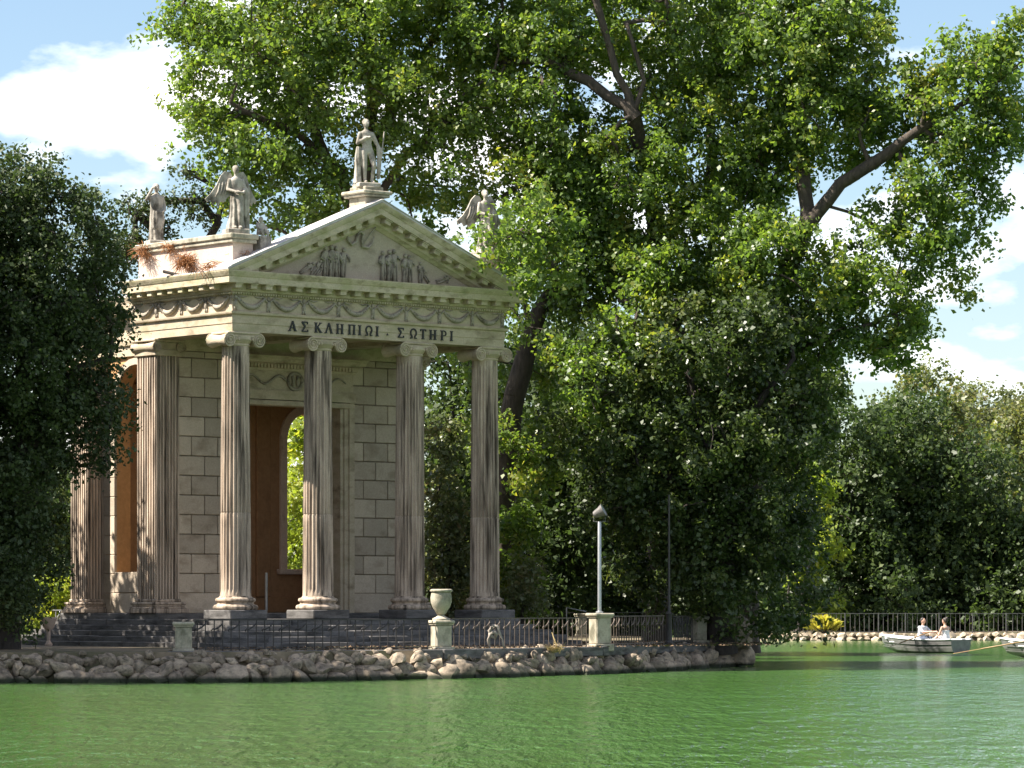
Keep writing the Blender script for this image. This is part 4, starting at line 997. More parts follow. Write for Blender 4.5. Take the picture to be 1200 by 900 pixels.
def make_tree(name, label, base, limbs, blobs, mat, seed, leaves=90, lsize=.22, sig=.42, spacing=.85, aspect=.3, barkm='bark', group=None, cat='tree', tintb=0., trunk_r=.4, flat=.75, shell=.0, twig=.011, gap=-.16):
    """base: world point; limbs: polylines (world) starting anywhere on the trunk; blobs: (centre, radii, density)"""
    leaves = int(leaves*DENS)
    rg = np.random.default_rng(seed)
    base = Vector(base); e = empty(name, base); tag(e, label, cat, group)
    nodes = []; par = []; isl = []
    def addnode(p, pa): nodes.append(np.array(p, float)); par.append(pa); return len(nodes)-1
    addnode(base, -1)
    for lb in limbs:
        p0 = np.array(lb[0], float)
        cur = int(np.argmin([np.linalg.norm(q-p0) for q in nodes])) if len(nodes) else 0
        pts = [nodes[cur]]+[np.array(p, float) for p in lb]
        for a, b in zip(pts, pts[1:]):
            d = np.linalg.norm(b-a); k = max(1, int(d/.6))
            if d < .05: continue
            for j in range(1, k+1):
                q = a+(b-a)*j/k
                if j < k: q = q+rg.normal(0, .05, 3)
                cur = addnode(q, cur)
    nl = len(nodes)
    cl = []
    grid = {}
    for c, r, dens in blobs:
        c = np.array(c); r = np.array(r)
        vol = 4.19*r[0]*r[1]*r[2]; n = int(vol/(spacing**3)*dens*1.3)+3
        u = unit(rg.normal(0, 1, (n, 3))); rad = rg.uniform(shell**3, 1, n)**(1/3)
        for p in c+u*rad[:, None]*r:
            k = tuple((p/spacing/.8).astype(int)); ok = True
            for dx in (-1, 0, 1):
                for dy in (-1, 0, 1):
                    for dz_ in (-1, 0, 1):
                        for q in grid.get((k[0]+dx, k[1]+dy, k[2]+dz_), ()):
                            if (p[0]-q[0])**2+(p[1]-q[1])**2+(p[2]-q[2])**2 < (spacing*.72)**2: ok = False; break
            if ok and gap and mnoise.noise(Vector((p[0]*.62+seed, p[1]*.62, p[2]*.75))) < gap: ok = False
            if ok and p[2] > .35: grid.setdefault(k, []).append(p); cl.append(p)
    cl = np.array(cl)
    lim = np.array(nodes)
    d0 = np.min(np.linalg.norm(cl[:, None]-lim[None], axis=2), axis=1) if len(cl)*len(lim) < 4e6 else np.linalg.norm(cl-lim[-1], axis=1)
    order = np.argsort(d0)
    A = np.empty((nl+len(cl)*2+4, 3)); A[:nl] = lim; cnt = nl
    for i in order:
        p = cl[i]; dd = np.linalg.norm(A[:cnt]-p, axis=1); dd[0] += 3
        j = int(np.argmin(dd)); q = A[j]
        md = q*.5+p*.5+rg.normal(0, .09, 3)*dd[j]+np.array([0, 0, .08*dd[j]])
        nodes.append(md); par.append(j); A[cnt] = md; cnt += 1
        nodes.append(p); par.append(cnt-1); A[cnt] = p; cnt += 1
    w_ = np.ones(len(nodes))
    for i in range(len(nodes)-1, 0, -1): w_[par[i]] += w_[i]
    rad = twig*w_**.5; rad *= 1; sc = trunk_r/rad[0]
    rad = np.where(w_ > 20, rad*(1+(sc-1)*np.clip(np.log(w_/20)/np.log(max(w_[0]/20, 2)), 0, 1)), rad)
    # branch tubes
    V = []; Fc = []; nn = 6
    Ar = np.array(nodes); b3 = np.array(base)
    for i in range(1, len(nodes)):
        a = Ar[par[i]]; b = Ar[i]; t = b-a; ln = np.linalg.norm(t)
        if ln < 1e-4: continue
        t /= ln; s = np.cross(t, (.21, .1, .97)); 
        if np.linalg.norm(s) < .15: s = np.cross(t, (1, .1, 0))
        s /= np.linalg.norm(s); q = np.cross(t, s)
        ra = min(rad[par[i]], rad[i]*1.5); rb = rad[i]
        if par[i] == 0: ra = rad[0]*1.35
        o = len(V); m_ = nn+3 if rb > .1 else (nn if rb > .03 else 3)
        for k in range(m_):
            an = 2*math.pi*k/m_; dv = s*math.cos(an)+q*math.sin(an); V.append(a+dv*ra-b3-t*ra*.55)
        for k in range(m_):
            an = 2*math.pi*k/m_; dv = s*math.cos(an)+q*math.sin(an); V.append(b+dv*rb-b3+t*rb*.25)
        for k in range(m_): Fc.append((o+k, o+(k+1) % m_, o+m_+(k+1) % m_, o+m_+k))
    me = bpy.data.meshes.new('trunk'); me.from_pydata([tuple(v) for v in V], [], Fc); me.update(); tri_count[0] += 2*len(Fc)
    obj('trunk', me, barkm, e, True)
    # leaves
    nc = len(cl); per = rg.integers(int(leaves*.6), int(leaves*1.4), nc)
    ci = np.repeat(np.arange(nc), per); n = len(ci)
    # hang leaves on sprigs: several sub centres per cluster
    ns = 7; sub = cl[:, None]+rg.normal(0, 1, (nc, ns, 3))*np.array([sig, sig, sig*flat])
    si = rg.integers(0, ns, n); cpos = sub[ci, si]
    off = rg.normal(0, 1, (n, 3))*sig*rg.uniform(.25, .7, (n, 1))
    pos = cpos+off
    out = unit(pos-cl[ci]); up = np.array([0, 0, 1.])
    nrm = unit(out*.35+up*.5+rg.normal(0, .75, (n, 3)))
    ax = unit(np.cross(nrm, unit(rg.normal(0, 1, (n, 3)))))
    ax = unit(ax+np.array([0, 0, -.25]))
    size = lsize*rg.uniform(.55, 1.45, n)
    ctint = rg.normal(.42+tintb, .16, nc); tint = np.clip(ctint[ci]+rg.normal(0, .17, n), 0, 1)
    me = leaf_mesh('crown', pos-b3, nrm, ax, size, aspect, tint, mat)
    obj('crown', me, None, e)
    return e
def B(px, py, rx, ry, D, rd, dens=1.): 
    s = D/F; return (tuple(P(px, py, D)), (rx*s*1.1, rd, ry*s*1.1), dens)
def LB(*pts): return [tuple(P(*p)) for p in pts]
GP = lambda px, D: (PX(px, D), D, GZ-.05)

# A: dark holm oak left of the temple
make_tree('holm_oak', 'dense dark evergreen tree overhanging the sunlit side of the temple', GP(8, 98.5),
    [LB((12, 640, 98.5), (28, 520, 98.5), (30, 400, 98.5), (20, 300, 98.5)), LB((40, 520, 98.5), (90, 430, 98.8), (130, 420, 99)), LB((40, 480, 98.5), (-40, 400, 98), (-100, 380, 98))],
    [B(10, 250, 55, 65, 98.5, 2.5), B(60, 290, 70, 75, 98.5, 2.6), B(95, 330, 45, 60, 99, 2.2), B(20, 400, 95, 98, 98.5, 3), B(80, 430, 62, 85, 99, 2.2), B(118, 500, 30, 50, 99.2, 1.4), B(10, 530, 80, 70, 98.5, 2.6), B(15, 640, 38, 90, 98.5, 1.6),
     B(-90, 380, 110, 190, 98, 3.5, .8), B(-70, 600, 90, 120, 98, 2.5, .7), B(125, 360, 18, 45, 99, 1.2), B(70, 540, 50, 25, 99, 1.4), B(5, 620, 40, 80, 96.8, .9), B(8, 690, 30, 50, 96.3, .9), B(12, 700, 34, 40, 99, .9), B(15, 560, 50, 45, 98.5, 1)],
    'leaf_dark', 11, 95, .125, .33, .70, .36, 'bark2', trunk_r=.32, gap=-.2)
for k, (x, y, h, lab) in enumerate([(-19, 93.4, 17.0, 'bushy dark evergreen on the lake bank beside the overhanging holm oak'), (-20.2, 105.6, 13.2, 'tall dark evergreen on the island behind the overhanging holm oak')]):
    make_tree('bank_evergreen', lab, (x, y, GZ-.05), [[(x, y, 4), (x+.3, y, 7), (x, y+.3, h-2)]], [((x, y-.6, h-3.5), (3.8, 3.9, 3.5), 1.2), ((x+.4, y-1.4, h-7.5), (4.0, 4.0, 3.6), 1.2), ((x-1.0, y-.4, h-11), (3.8, 3.6, 3.2), 1.1)], 'leaf_dark', 160+k, 38, .22, .5, 1.0, .34, 'bark2', trunk_r=.4, gap=None)
# B: big oak behind the temple
make_tree('oak_tree', 'tall spreading oak behind the temple, its forked trunk rising behind the apex statue', GP(420, 120),
    [LB((424, 500, 120), (426, 300, 120), (432, 180, 120), (436, 100, 120), (430, 10, 120), (425, -60, 120)), LB((428, 260, 120), (470, 190, 120), (520, 140, 119), (580, 80, 118)), LB((426, 290, 120), (398, 200, 120), (340, 150, 119), (270, 120, 118)),
     LB((398, 210, 120), (330, 80, 120), (230, 20, 120)), LB((432, 180, 120), (500, 60, 121), (540, -20, 121)), LB((424, 330, 120), (330, 270, 119), (250, 250, 119))],
    [B(340, 60, 120, 80, 120, 3.5), B(240, 30, 50, 35, 120, 1.8), B(255, 120, 55, 50, 119, 2), B(440, 20, 120, 70, 120, 3.5), B(330, 170, 80, 55, 119, 2.6), B(470, 130, 70, 60, 119, 2.6), B(300, 225, 45, 30, 118.5, 1.5), B(360, 245, 60, 28, 119, 2), B(530, 190, 55, 70, 119, 2.2), B(420, 90, 70, 50, 118, 2), B(490, 250, 40, 40, 121, 1.6), B(540, 60, 70, 80, 120, 3), B(330, -60, 140, 60, 120, 3, .6), B(500, -60, 120, 60, 120, 3, .6)],
    'leaf_oak', 21, 78, .16, .34, .86, .36, trunk_r=.42, gap=-.09)
# sparse twisted tree behind the statues
make_tree('stone_pine', 'sparse twiggy dark tree visible between the two parapet statues', GP(205, 128),
    [LB((205, 500, 128), (215, 330, 128), (255, 262, 128), (235, 235, 128), (195, 238, 128)), LB((255, 262, 128), (262, 225, 128), (215, 200, 128)), LB((215, 330, 128), (180, 270, 128), (160, 250, 128))],
    [B(200, 235, 18, 9, 128, .6, 1.5), B(220, 205, 16, 10, 128, .6, 1.5), B(165, 245, 22, 16, 128, .8, 1.4), B(192, 265, 14, 12, 128, .5, 1.5), B(150, 290, 25, 20, 128, .8, 1.3), B(240, 245, 20, 20, 128, .6, 1.5)],
    'leaf_dark', 23, 24, .13, .2, .42, .3, 'bark2', trunk_r=.2, twig=.02, gap=None)
# C: leaning tree right of the temple
make_tree('leaning_oak', 'leaning dark trunked oak with a broken limb beside the right end of the pediment', GP(586, 119),
    [LB((588, 640, 119), (600, 480, 119), (622, 390, 119), (652, 335, 119), (700, 280, 119)), LB((652, 335, 119), (685, 345, 118.5), (718, 358, 118)), LB((622, 390, 119), (600, 300, 118.5), (590, 230, 118.5)), LB((652, 335, 119), (640, 290, 115), (612, 270, 110))],
    [B(600, 260, 50, 55, 117, 1.8), B(650, 240, 60, 60, 118, 2), B(590, 330, 28, 40, 116.5, 1), B(700, 300, 50, 40, 118.5, 2), B(650, 430, 50, 40, 120.5, 1.6, .8), B(630, 530, 35, 70, 121, 1.5, .8), B(560, 460, 30, 60, 122, 1.5, .8), B(680, 210, 50, 50, 119, 2), B(632, 400, 34, 40, 115.5, 1, .9), B(600, 540, 26, 50, 116.5, .9, .8), B(610, 262, 26, 40, 108.8, .9, 1.2), B(626, 322, 20, 30, 108.3, .8, 1.2), B(648, 290, 36, 50, 110, 1.2), B(588, 262, 16, 30, 108.4, .6, 1.3), B(576, 262, 11, 26, 108.0, .45, 1.3)],
    'leaf_mid', 31, 88, .16, .34, .84, .36, trunk_r=.42)
# D1: centre oak
make_tree('centre_oak', 'huge leafy oak with dark forked limbs rising over the middle of the island', GP(770, 121),
    [LB((772, 560, 121), (775, 380, 121), (765, 240, 121), (742, 135, 118), (716, 60, 118), (695, -10, 118)), LB((742, 135, 118), (755, 95, 118), (735, 30, 118)), LB((735, 125, 118), (690, 95, 118.5), (640, 70, 119), (590, 72, 119)), LB((768, 280, 121), (832, 230, 121), (835, 130, 121), (850, 40, 121)), LB((830, 320, 121), (833, 230, 121))],
    [B(620, 40, 85, 55, 120, 3), B(610, 130, 75, 50, 119, 2.6), B(700, 20, 100, 50, 124, 2.2, .7), B(690, 190, 95, 48, 118, 2.4), B(800, 50, 90, 70, 121, 3), B(800, 150, 80, 60, 120, 2.8), B(760, 250, 110, 65, 118.5, 2.8), B(690, 330, 65, 60, 119, 2.2), B(800, 340, 95, 75, 119.5, 2.8), B(870, 40, 55, 50, 121, 2.2), B(700, -60, 180, 60, 120, 3.5, .5), B(860, 250, 50, 60, 120, 2), B(720, 400, 60, 40, 114.5, 1.6, .9), B(680, 460, 36, 34, 113, 1.2, .9), B(770, 340, 60, 50, 116.5, 1.6), B(850, 350, 50, 60, 117, 1.5)],
    'leaf_oak', 41, 80, .16, .34, .86, .36, trunk_r=.42, gap=-.1)
# D2: right oak with the long arm
make_tree('long_armed_oak', 'oak with one long bare limb reaching out over the lake toward the rowing boats', GP(872, 118),
    [LB((876, 600, 118), (890, 450, 118), (915, 340, 118), (940, 270, 117.5), (985, 215, 117), (1040, 180, 116.5), (1080, 150, 116), (1150, 110, 116), (1200, 70, 116)), LB((945, 262, 117.5), (940, 180, 118), (935, 90, 118.5), (920, 0, 119)), LB((1090, 158, 116), (1150, 152, 116), (1190, 170, 116)), LB((935, 90, 118.5), (970, 30, 118)), LB((1050, 175, 116.5), (1080, 230, 116), (1110, 290, 116)), LB((965, 240, 117.3), (1020, 260, 117), (1050, 300, 117)), LB((900, 420, 118), (960, 400, 117), (1020, 380, 117))],
    [B(920, 60, 75, 70, 118.5, 2.6), B(985, 40, 60, 60, 118, 2), B(960, 140, 75, 55, 118, 2.2), B(1010, 110, 40, 40, 118, 1.5), B(900, 180, 50, 50, 119, 2), B(1090, 95, 48, 36, 116, 1.3, 1.4), B(1150, 80, 52, 42, 116, 1.5, 1.4), B(1190, 60, 34, 45, 116, 1.3, 1.5), B(1185, 135, 36, 45, 116, 1.3, 1.5), B(1070, 150, 45, 30, 118.2, 1.1, 1.3), B(1130, 160, 40, 30, 116, 1.2, 1.4), B(1090, 225, 48, 40, 116, 1.3, 1.5), B(1155, 215, 20, 55, 116, .8, 1.6), B(1150, 265, 18, 30, 116, .7, 1.6), B(1055, 275, 34, 28, 116.5, 1, 1.5), B(1108, 295, 30, 34, 116, .9, 1.6), B(1128, 335, 10, 22, 116, .5, 2), B(1030, 275, 34, 26, 117, 1, 1.2), B(1000, 310, 36, 26, 117, 1.2), B(1060, 380, 32, 30, 117, 1, 1.2), B(900, 320, 55, 70, 117, 2), B(975, 335, 50, 45, 117, 1.5), B(1030, 330, 40, 32, 117, 1.2), B(1010, 390, 55, 35, 117, 1.5), B(1055, 415, 28, 22, 117, .9), B(920, 430, 60, 60, 117, 2)],
    'leaf_mid', 51, 85, .165, .33, .80, .36, trunk_r=.42, gap=-.3)
# D3: dark dense evergreen leaning over the water
make_tree('overhanging_evergreen', 'dense dark evergreen drooping almost to the water at the island tip', GP(845, 114.5),
    [LB((842, 640, 114.5), (830, 520, 114.5), (800, 420, 115), (790, 350, 115)), LB((835, 560, 114.5), (890, 470, 114.5), (930, 420, 115)), LB((838, 600, 114.5), (760, 540, 114), (700, 500, 114))],
    [B(745, 440, 80, 60, 114.5, 2.2), B(830, 430, 85, 75, 115, 2.6), B(700, 500, 55, 45, 114, 1.6), B(770, 530, 90, 60, 114.3, 2.4), B(860, 540, 90, 80, 114.5, 2.6), B(920, 500, 45, 70, 115, 1.8), B(800, 610, 95, 55, 114.8, 2.2), B(885, 630, 60, 75, 114.5, 2), B(930, 600, 28, 70, 115, 1.3), B(870, 700, 42, 45, 114.5, 1.4), B(845, 690, 45, 40, 113, 1, 1.1), B(900, 725, 26, 22, 114, .8, 1.2), B(955, 470, 28, 60, 115, 1.1), B(950, 690, 10, 40, 115, .5, 1.4), B(790, 680, 70, 40, 116.5, 1.6, .7), B(730, 590, 50, 45, 116, 1.6, .8), B(890, 400, 55, 60, 116, 1.8)],
    'leaf_shade', 61, 98, .155, .33, .80, .36, 'bark2', trunk_r=.4, gap=-.1, tintb=.04)
# J: dark trees at the back of the island
for k, (px, D, top, hw, m, lab) in enumerate([(530, 134, 395, 60, 'leaf_deep', 'shady evergreen seen between the two right hand columns'), (640, 141, 365, 75, 'leaf_deep', 'deep shaded evergreen behind the mesh fence'),
                                         (745, 144, 375, 85, 'leaf_deep', 'deep shaded evergreen behind the floodlight'), (850, 140, 430, 75, 'leaf_deep', 'deep shaded evergreen behind the dark iron pole'),
                                         (15, 140, 500, 70, 'leaf_deep', 'dark evergreen far behind the holm oak trunk'), (100, 142, 560, 55, 'leaf_olive', 'green shrubby tree behind the sunlit rear pilaster'), (395, 136, 420, 60, 'leaf_lime', 'bright green tree seen through the temple doorway')]):
    hh = (735-top)/2; c = (735+top)/2
    make_tree('evergreen_tree' if m == 'leaf_deep' else 'shrubby_tree', lab, GP(px, D), [LB((px, 650, D), (px+8, c, D), (px-5, top+30, D))],
        [B(px, c-hh*.45, hw*.8, hh*.5, D, 2.6), B(px-hw*.35, c+hh*.2, hw*.65, hh*.5, D, 2.2), B(px+hw*.4, c+hh*.25, hw*.65, hh*.5, D, 2.4), B(px, c+hh*.7, hw*.9, hh*.32, D, 2.2), B(px, c+hh*.93, hw*1.1, hh*.16, D, 1.8)],
        m, 70+k, 62, .22, .48, .95, .36, 'bark2', trunk_r=.25, group='trees at the back of the island')
# shrubs
for k, (px, D, top, hw, m, lab, ls) in enumerate([(525, 116.5, 490, 30, 'leaf_olive', 'tall pale leaved shrub behind the gap of the right hand columns', .15), (612, 115, 660, 24, 'leaf_olive', 'small bushy shrub beside the foot of the end column', .14), (605, 117, 590, 30, 'leaf_mid', 'leafy green bush at the foot of the leaning oak', .18),
                                         (50, 116, 648, 26, 'leaf_lime', 'lime green sunlit shrub behind the white railing panel', .16), (85, 117, 680, 22, 'leaf_lime', 'low feathery lime shrub above the white railing panel', .16), (345, 124, 560, 22, 'leaf_lime', 'bright yellow green bush seen through the temple doorway', .16)]):
    hh = (740-top)/2; c = (740+top)/2
    make_tree('shrub', lab, GP(px, D), [LB((px, c+hh*.4, D), (px+3, c, D))], [B(px, c-hh*.3, hw*.8, hh*.7, D, .9), B(px, c+hh*.4, hw, hh*.55, D, 1.0)], m, 90+k, 40, ls, .26, .5, .36, 'bark2', cat='shrub', trunk_r=.07, twig=.006)
# F: far shore trees
FG = lambda px, D: (PX(px, D), D, .45)
for k, (px, D, top, hw, m, lab, tb_) in enumerate([(905, 215, 455, 75, 'leaf_deep', 'dark far shore tree behind the thin saplings', 0), (990, 207, 462, 70, 'leaf_deep', 'broad dark tree over the far railing behind the yellow bush', .1), (1065, 209, 468, 65, 'leaf_deep', 'dark shaded tree over the far railing behind the rower', .05),
                                             (1140, 208, 520, 70, 'leaf_deep', 'low dark tree over the far railing behind the second boat', 0), (1085, 232, 438, 75, 'leaf_far', 'sunlit yellow green tree rising behind the dark far shore trees', .2), (1150, 245, 455, 50, 'leaf_olive', 'grey green rounded tree behind the far shore trees', 0),
                                             (1205, 222, 470, 55, 'leaf_far', 'bright sunlit tree on the far shore beyond the second boat', .25), (1190, 208, 600, 60, 'leaf_deep', 'dark bushy tree at the far railing beyond the second boat', 0), (1230, 260, 450, 80, 'leaf_olive', 'grey green tree farthest back on the far shore', 0), (800, 225, 430, 120, 'leaf_deep', 'big dark tree on the far shore behind the island', 0),
                                             (640, 230, 440, 130, 'leaf_deep', 'dark tree on the far shore behind the leaning oak', 0), (60, 225, 540, 130, 'leaf_deep', 'dark tree on the far shore behind the holm oak', 0)]):
    hh = (745-top)/2; c = (745+top)/2
    make_tree('far_tree', lab, FG(px, D), [LB((px, 690, D), (px+8, c+10, D), (px-5, top+50, D))],
        [B(px, c-hh*.5, hw*.75, hh*.48, D, 3.2), B(px-hw*.45, c+hh*.05, hw*.6, hh*.5, D, 3), B(px+hw*.45, c+hh*.1, hw*.6, hh*.5, D, 3), B(px, c, hw*.8, hh*.6, D+2, 2.6), B(px, c+hh*.5, hw*.9, hh*.40, D, 2.8), B(px, c+hh*.86, hw*.95, hh*.2, D, 2.4)],
        m, 120+k, 62, .27, .6, 1.22, .36, 'bark2', group='trees on the far shore', trunk_r=.3, tintb=tb_)
for k in range(12):
    px = 872+k*36; D = 203+(k*37 % 5); top = 690-(k*53 % 30)
    c = (748+top)/2; hh = (748-top)/2
    make_tree('hedge_shrub', ['low dark shrub behind the far railing where it meets the island tree', 'low dark shrub behind the far railing near the saplings', 'low dark shrub behind the far railing beside the yellow bush'][k] if k < 3 else ('low dark rounded shrub behind the far railing and the two person boat' if k < 8 else 'low dark rounded shrub behind the far railing and the second boat'), FG(px, D), [LB((px, c+hh*.4, D), (px+2, c, D))], [B(px, c, 24, hh, D, 1.5), B(px+8, c+hh*.5, 24, hh*.6, D, 1.3)], 'leaf_deep', 300+k, 35, .3, .45, .95, .36, 'bark2', cat='shrub', group='shrubs behind the far railing', trunk_r=.08)
for k, (px, D) in enumerate([(570, 133), (625, 150), (668, 151), (712, 149), (760, 150), (805, 148), (845, 131), (880, 149), (25, 131), (80, 128)]):
    lab = ['dark low shrub on the shaded ground behind the railings', 'dark low shrub in the shade behind the holm oak'][px < 200]
    make_tree('understory_shrub', lab, GP(px, D), [LB((px, 715, D), (px+2, 700, D))], [B(px, 700, 30, 34, D, 1.4), B(px+6, 722, 32, 20, D, 1.3)], 'leaf_deep', 330+k, 35, .22, .4, .8, .36, 'bark2', cat='shrub', group='shrubs in the shade behind the railings' if px > 200 else 'shrubs behind the holm oak', trunk_r=.07)
# saplings on the far shore and yellow bush
for k, (px, lean, top, lab) in enumerate([(935, 25, 560, 'slim dark leaning sapling on the far shore near the yellow bush'), (922, 8, 590, 'thin straight sapling behind the far railing'), (955, 5, 640, 'bright leafy young tree behind the yellow bush')]):
    D = 200+k
    make_tree('sapling', lab, FG(px, D), [LB((px+lean*.2, 700, D), (px+lean*.6, 640, D), (px+lean, top+20, D))], [B(px+lean, top+15, 22, 22, D, 1), B(px+lean*.7+8, top+70, 18, 25, D, .9, .7)], 'leaf_lime', 150+k, 40, .3, .4, .8, .36, 'bark2', trunk_r=.14 if k == 0 else .07, twig=.015)
rg = np.random.default_rng(5); yb = empty('yellow_bush', (PX(965, 197.0), 197.0, .38)); tag(yb, 'clump of yellow green strap leaves at the far water edge', 'bush')
n = 420; a = rg.uniform(0, 6.28, n); rr = rg.uniform(.05, .8, n); pos = np.stack([rr*np.cos(a)*1.15, rr*np.sin(a)*.6, .25+rg.uniform(0, .75, n)*(1-rr*.6)], 1)
ax = unit(np.stack([np.cos(a)*.8, np.sin(a)*.8, rg.uniform(.1, 1.2, n)], 1)); nr = unit(rg.normal(0, .5, (n, 3))+np.array([0, 0, .8]))
obj('leaves', leaf_mesh('leaves', pos, nr, ax, rg.uniform(.4, .65, n), .12, rg.uniform(0, 1, n), 'leaf_yel'), None, yb)
m = MB()
for i in range(12): q = i*.52; m.tube([(0, 0, 0), (.5*math.cos(q)*1.2, .3*math.sin(q), .4)], [.03, .015], 4)
m.build('stems', 'bark', yb)
# fallen leaves / litter on the island
n = 5000; pos = np.stack([rg.uniform(-9, 8, n), rg.uniform(94, 118, n), np.full(n, GZ+.015)], 1); keep = [(p[1] > 93.5+max(0, (p[0]+6)*.9)*1.15) for p in pos]; pos = pos[np.array(keep)]; n = len(pos)
o = obj('fallen_leaves', leaf_mesh('fallen_leaves', pos, unit(rg.normal(0, .25, (n, 3))+np.array([0, 0, 1])), unit(rg.normal(0, 1, (n, 3))*np.array([1, 1, .1])), rg.uniform(.08, .15, n), .35, rg.uniform(0, 1, n), 'leaf_yel'), None)
o.data.materials.clear(); o.data.materials.append(M['litter']); tag(o, 'brown fallen leaves scattered over the island ground', 'leaves', None, 'stuff')
print('foliage tris', tri_count[0])

# ------------------------------------------------------------------ boats and people
def boat(loc, rz, label):
    e = empty('rowing_boat', loc, rz); tag(e, label, 'boat')
    Ln = 4.3; ns = 15
    def sec(t, inner=0):
        # t 0 bow .. 1 stern, x along the boat, bow at -x
        wd = .74*min(1, (math.sin(min(t*1.75, 1)*math.pi/2)))**.75*(1-.16*max(0, t-.6)/.4)+.01; sh = .50+.22*(1-t)**2.2+.05*t**3
        x = -Ln/2+Ln*t; k = -.10+.30*(1-t)**5
        wd -= inner*.045; k += inner*.06; wd = max(wd, .008)
        return [(x+(.25*(1-t)**3)*(1-v), y*wd, z) for y, z, v in ((-1, sh, 1), (-.97, sh*.6, .7), (-.82, k+(sh-k)*.25, .3), (-.45, k+.03, .05), (0, k, 0), (.45, k+.03, .05), (.82, k+(sh-k)*.25, .3), (.97, sh*.6, .7), (1, sh, 1))]
    def shell(inner):
        S = [sec(i/(ns-1), inner) for i in range(ns)]; q = len(S[0]); m = MB()
        m.add([p for s in S for p in s], [(a*q+i, a*q+i+1, (a+1)*q+i+1, (a+1)*q+i) for a in range(ns-1) for i in range(q-1)]); return m, S
    m, S = shell(0); m.build('hull', 'grey', e, 0, 'auto')
    m2, S2 = shell(1); m2.build('inner_hull', 'white', e, 0, 'auto')
    g = MB()
    for i in (0, -1): g.tube([Vector(s[i])+Vector((0, 0, .01)) for s in S], .035, 6)
    g.build('gunwale', 'white', e, 0, True)
    for a in range(2, 10, 2): pass
    m = MB()
    for zf in (.35, .62):
        for sgn in (0, -1):
            m.tube([Vector(s[sgn])*1+Vector((0, 0, -(s[sgn][2])*zf)) for s in S[1:]], .012, 4)
    m.build('strake', 'grey', e)
    s = S[-1]; m = MB(); m.add(list(s)+[(p[0]-.05, p[1]*.97, p[2]) for p in s], [tuple(range(9)), tuple(range(17, 8, -1)), (0, 9, 17, 8)]); m.build('transom', 'grey', e)
    for x, w_, z in ((-1.1, .55, .42), (0, .64, .42), (1.35, .6, .42)):
        m = MB(); m.bbox(x-.14, x+.14, -w_, w_, z, z+.04, .01); m.build('thwart', 'white', e)
    m = MB(); m.add([(-Ln/2+.12, 0, .70), (-1.45, -.52, .585), (-1.45, .52, .585), (-Ln/2+.12, 0, .66), (-1.45, -.52, .55), (-1.45, .52, .55)], [(0, 1, 2), (5, 4, 3), (0, 3, 4, 1), (1, 4, 5, 2), (2, 5, 3, 0)]); m.build('foredeck', 'white', e)
    for s_ in (-1, 1):
        m = MB(); m.tube([(.35, s_*.70, .50), (.35, s_*.72, .62)], .025, 6); m.build('rowlock', 'galv', e)
    return e
def rot2(v, a): c, s = math.cos(a), math.sin(a); return Vector((v[0]*c-v[1]*s, v[0]*s+v[1]*c, v[2]))
B1 = Vector((PX(1079, 148), 148.0, 0)); A1 = R(-47)
boat(B1, A1, 'white and grey rowing boat with two people aboard on the lake')
B2 = Vector((PX(1236, 133), 133.0, 0)); A2 = R(-30)
boat(B2, A2, 'white rowing boat carrying a person in black clothes')
def oar(p0, p1, label):
    p0, p1 = Vector(p0), Vector(p1); d = (p1-p0); ln = d.length; e = empty('oar', p0); e.rotation_euler = d.to_track_quat('X', 'Z').to_euler(); tag(e, label, 'oar')
    MB().tube([(0, 0, 0), (.12, 0, 0), (.14, 0, 0), (ln*.75, 0, 0)], [.018, .018, .026, .024], 7).build('loom', 'wood', e, 0, True)
    m = MB(); m.rings([[(x, a*wd, b*.012) for a, b in ((-1, 0), (0, 1), (1, 0), (0, -1))] for x, wd in ((ln*.72, .025), (ln*.8, .06), (ln*.92, .08), (ln, .07))]); m.build('blade', 'wood', e)
l2w = lambda b, a, v: b+rot2(v, a)
oar(l2w(B1, A1, (.66, -.17, .87)), P(1043, 758, 147.0), 'wooden oar dipping beside the bow of the two person rowing boat')
oar(l2w(B1, A1, (.66, .17, .87)), l2w(B1, A1, (-.3, 2.0, .08)), 'wooden oar on the hidden side of the two person rowing boat')
oar(l2w(B2, A2, (.4, -.13, .87)), P(1117, 766, 132.0), 'long wooden oar with pale blade reaching toward the transom of the other boat')
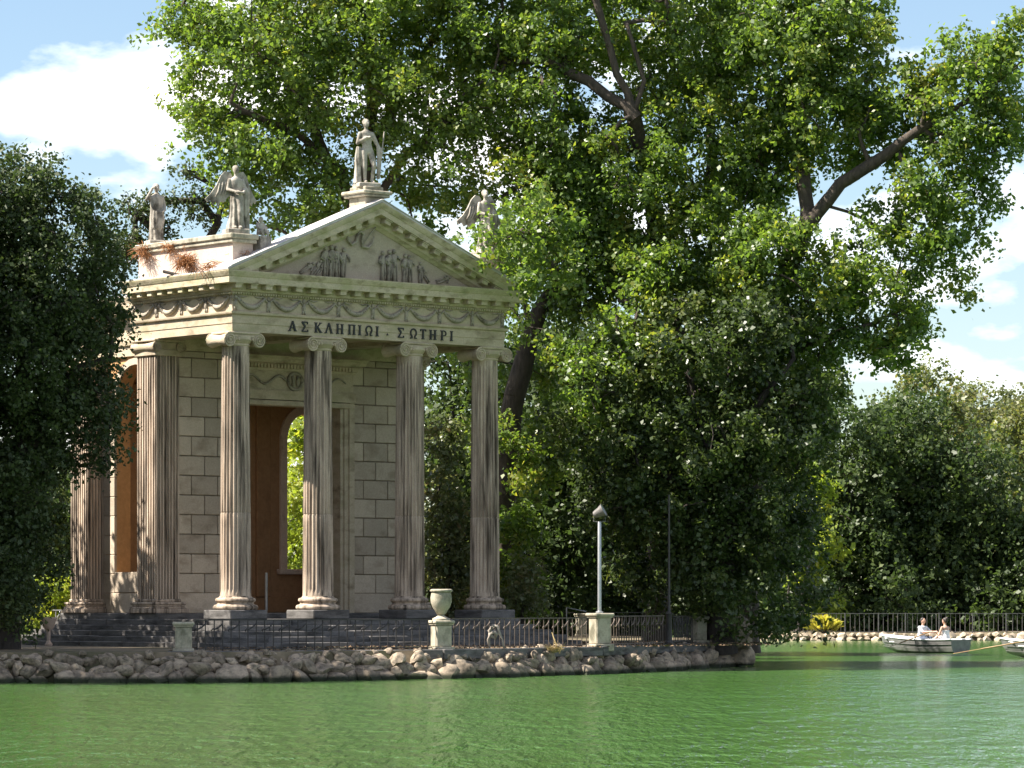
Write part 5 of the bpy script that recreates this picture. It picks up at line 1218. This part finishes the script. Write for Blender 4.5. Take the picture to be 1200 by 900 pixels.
def person(loc, rz, label, kind, hands):
    """seated, facing local -x ... body axis: faces +x. seat at z=0"""
    e = empty('person', loc, rz); e.scale = (1.05,)*3; tag(e, label, 'person')
    f = Fig()
    lean = .04 if kind != 'row' else .10
    f.loft([(0, 0, 0, .15, .18, 0), (.12, 0, 0, .14, .175, 0), (.28, lean*.4, 0, .115, .15, 0), (.42, lean*.8, 0, .125, .175, 0), (.52, lean, 0, .11, .19, 0), (.57, lean, 0, .08, .13, 0), (.60, lean, 0, .05, .05, 0)])
    f.cap((lean, 0, .57), (lean+.02, 0, .68), .052, .05); f.head((lean+.03, 0, .78), .235, (1, 0))
    for s, h in zip((-1, 1), hands):
        sh = Vector((lean, s*.19, .52)); h = Vector(h); el = (sh+h)/2+Vector((-.04, s*.06, -.10))
        f.chain([sh, el, h], [.055, .045, .032]); f.hand(h, (h-el), s, .17, .9)
    for s in (-1, 1):
        f.chain([(0, s*.09, .05), (.42, s*.11, .10), (.50, s*.10, -.22)], [.09, .07, .045]); f.ell((.56, s*.10, -.25), (.12, .045, .04))
    obj('body', f.mesh('body', .014, 2), 'skin', e)
    # clothing as a slightly larger shell
    c = Fig()
    top = {'row': .575, 'dress': .44, 'black': .575}[kind]
    rings = [(-.03, 0, 0, .17, .20, 0), (.12, 0, 0, .155, .19, 0), (.28, lean*.4, 0, .13, .165, 0), (.42, lean*.8, 0, .14, .19, 0)]
    if top > .5: rings += [(.53, lean, 0, .125, .205, 0), (.585, lean, 0, .09, .13, 0)]
    c.loft(rings)
    if top > .5:
        for s, h in zip((-1, 1), hands):
            sh = Vector((lean, s*.19, .52)); h = Vector(h); el = (sh+h)/2+Vector((-.04, s*.06, -.10)); q = .55 if kind == 'row' else .95
            c.chain([sh, el if q > .6 else sh.lerp(el, .85)], [.07, .06])
            if q > .6: c.chain([el, el.lerp(h, .8)], [.06, .05])
    obj('shirt' if kind == 'row' else ('dress' if kind == 'dress' else 'jacket'), c.mesh('cloth', .016, 2), {'row': 'shirt', 'dress': 'dress', 'black': 'black'}[kind], e)
    c = Fig()
    for s in (-1, 1):
        if kind == 'dress': c.chain([(0, s*.09, .05), (.36, s*.11, .10)], [.115, .10])
        else: c.chain([(0, s*.09, .05), (.42, s*.11, .10), (.49, s*.10, -.15)], [.105, .085, .06])
    obj('skirt' if kind == 'dress' else 'trousers', c.mesh('cloth', .018, 2), 'dress' if kind == 'dress' else ('denim' if kind == 'row' else 'black'), e)
    h = Fig(); hc = Vector((lean+.0, 0, .82)); h.ell(hc, (.098, .094, .10)); h.ell(hc+Vector((-.05, 0, -.03)), (.07, .085, .09))
    if kind == 'dress': h.ell(hc+Vector((-.09, 0, .06)), .06)
    if kind == 'black': h.ell(hc+Vector((-.07, 0, -.12)), (.06, .085, .12))
    obj('hair', h.mesh('hair', .014, 2), 'hair', e)
    return e
person(l2w(B1, A1, (.0, 0, .49)), A1, 'seated rower in a pale grey shirt holding oars in the boat', 'row', [(.62, -.16, .36), (.62, .16, .36)])
person(l2w(B1, A1, (1.35, 0, .49)), A1+math.pi, 'seated person with bare shoulders in a white strapless dress at the boat stern', 'dress', [(.30, -.22, .14), (.30, .22, .14)])
person(l2w(B2, A2, (-.25, 0, .49)), A2, 'seated person in black clothes in the second rowing boat', 'black', [(.62, -.12, .36), (.62, .12, .36)])
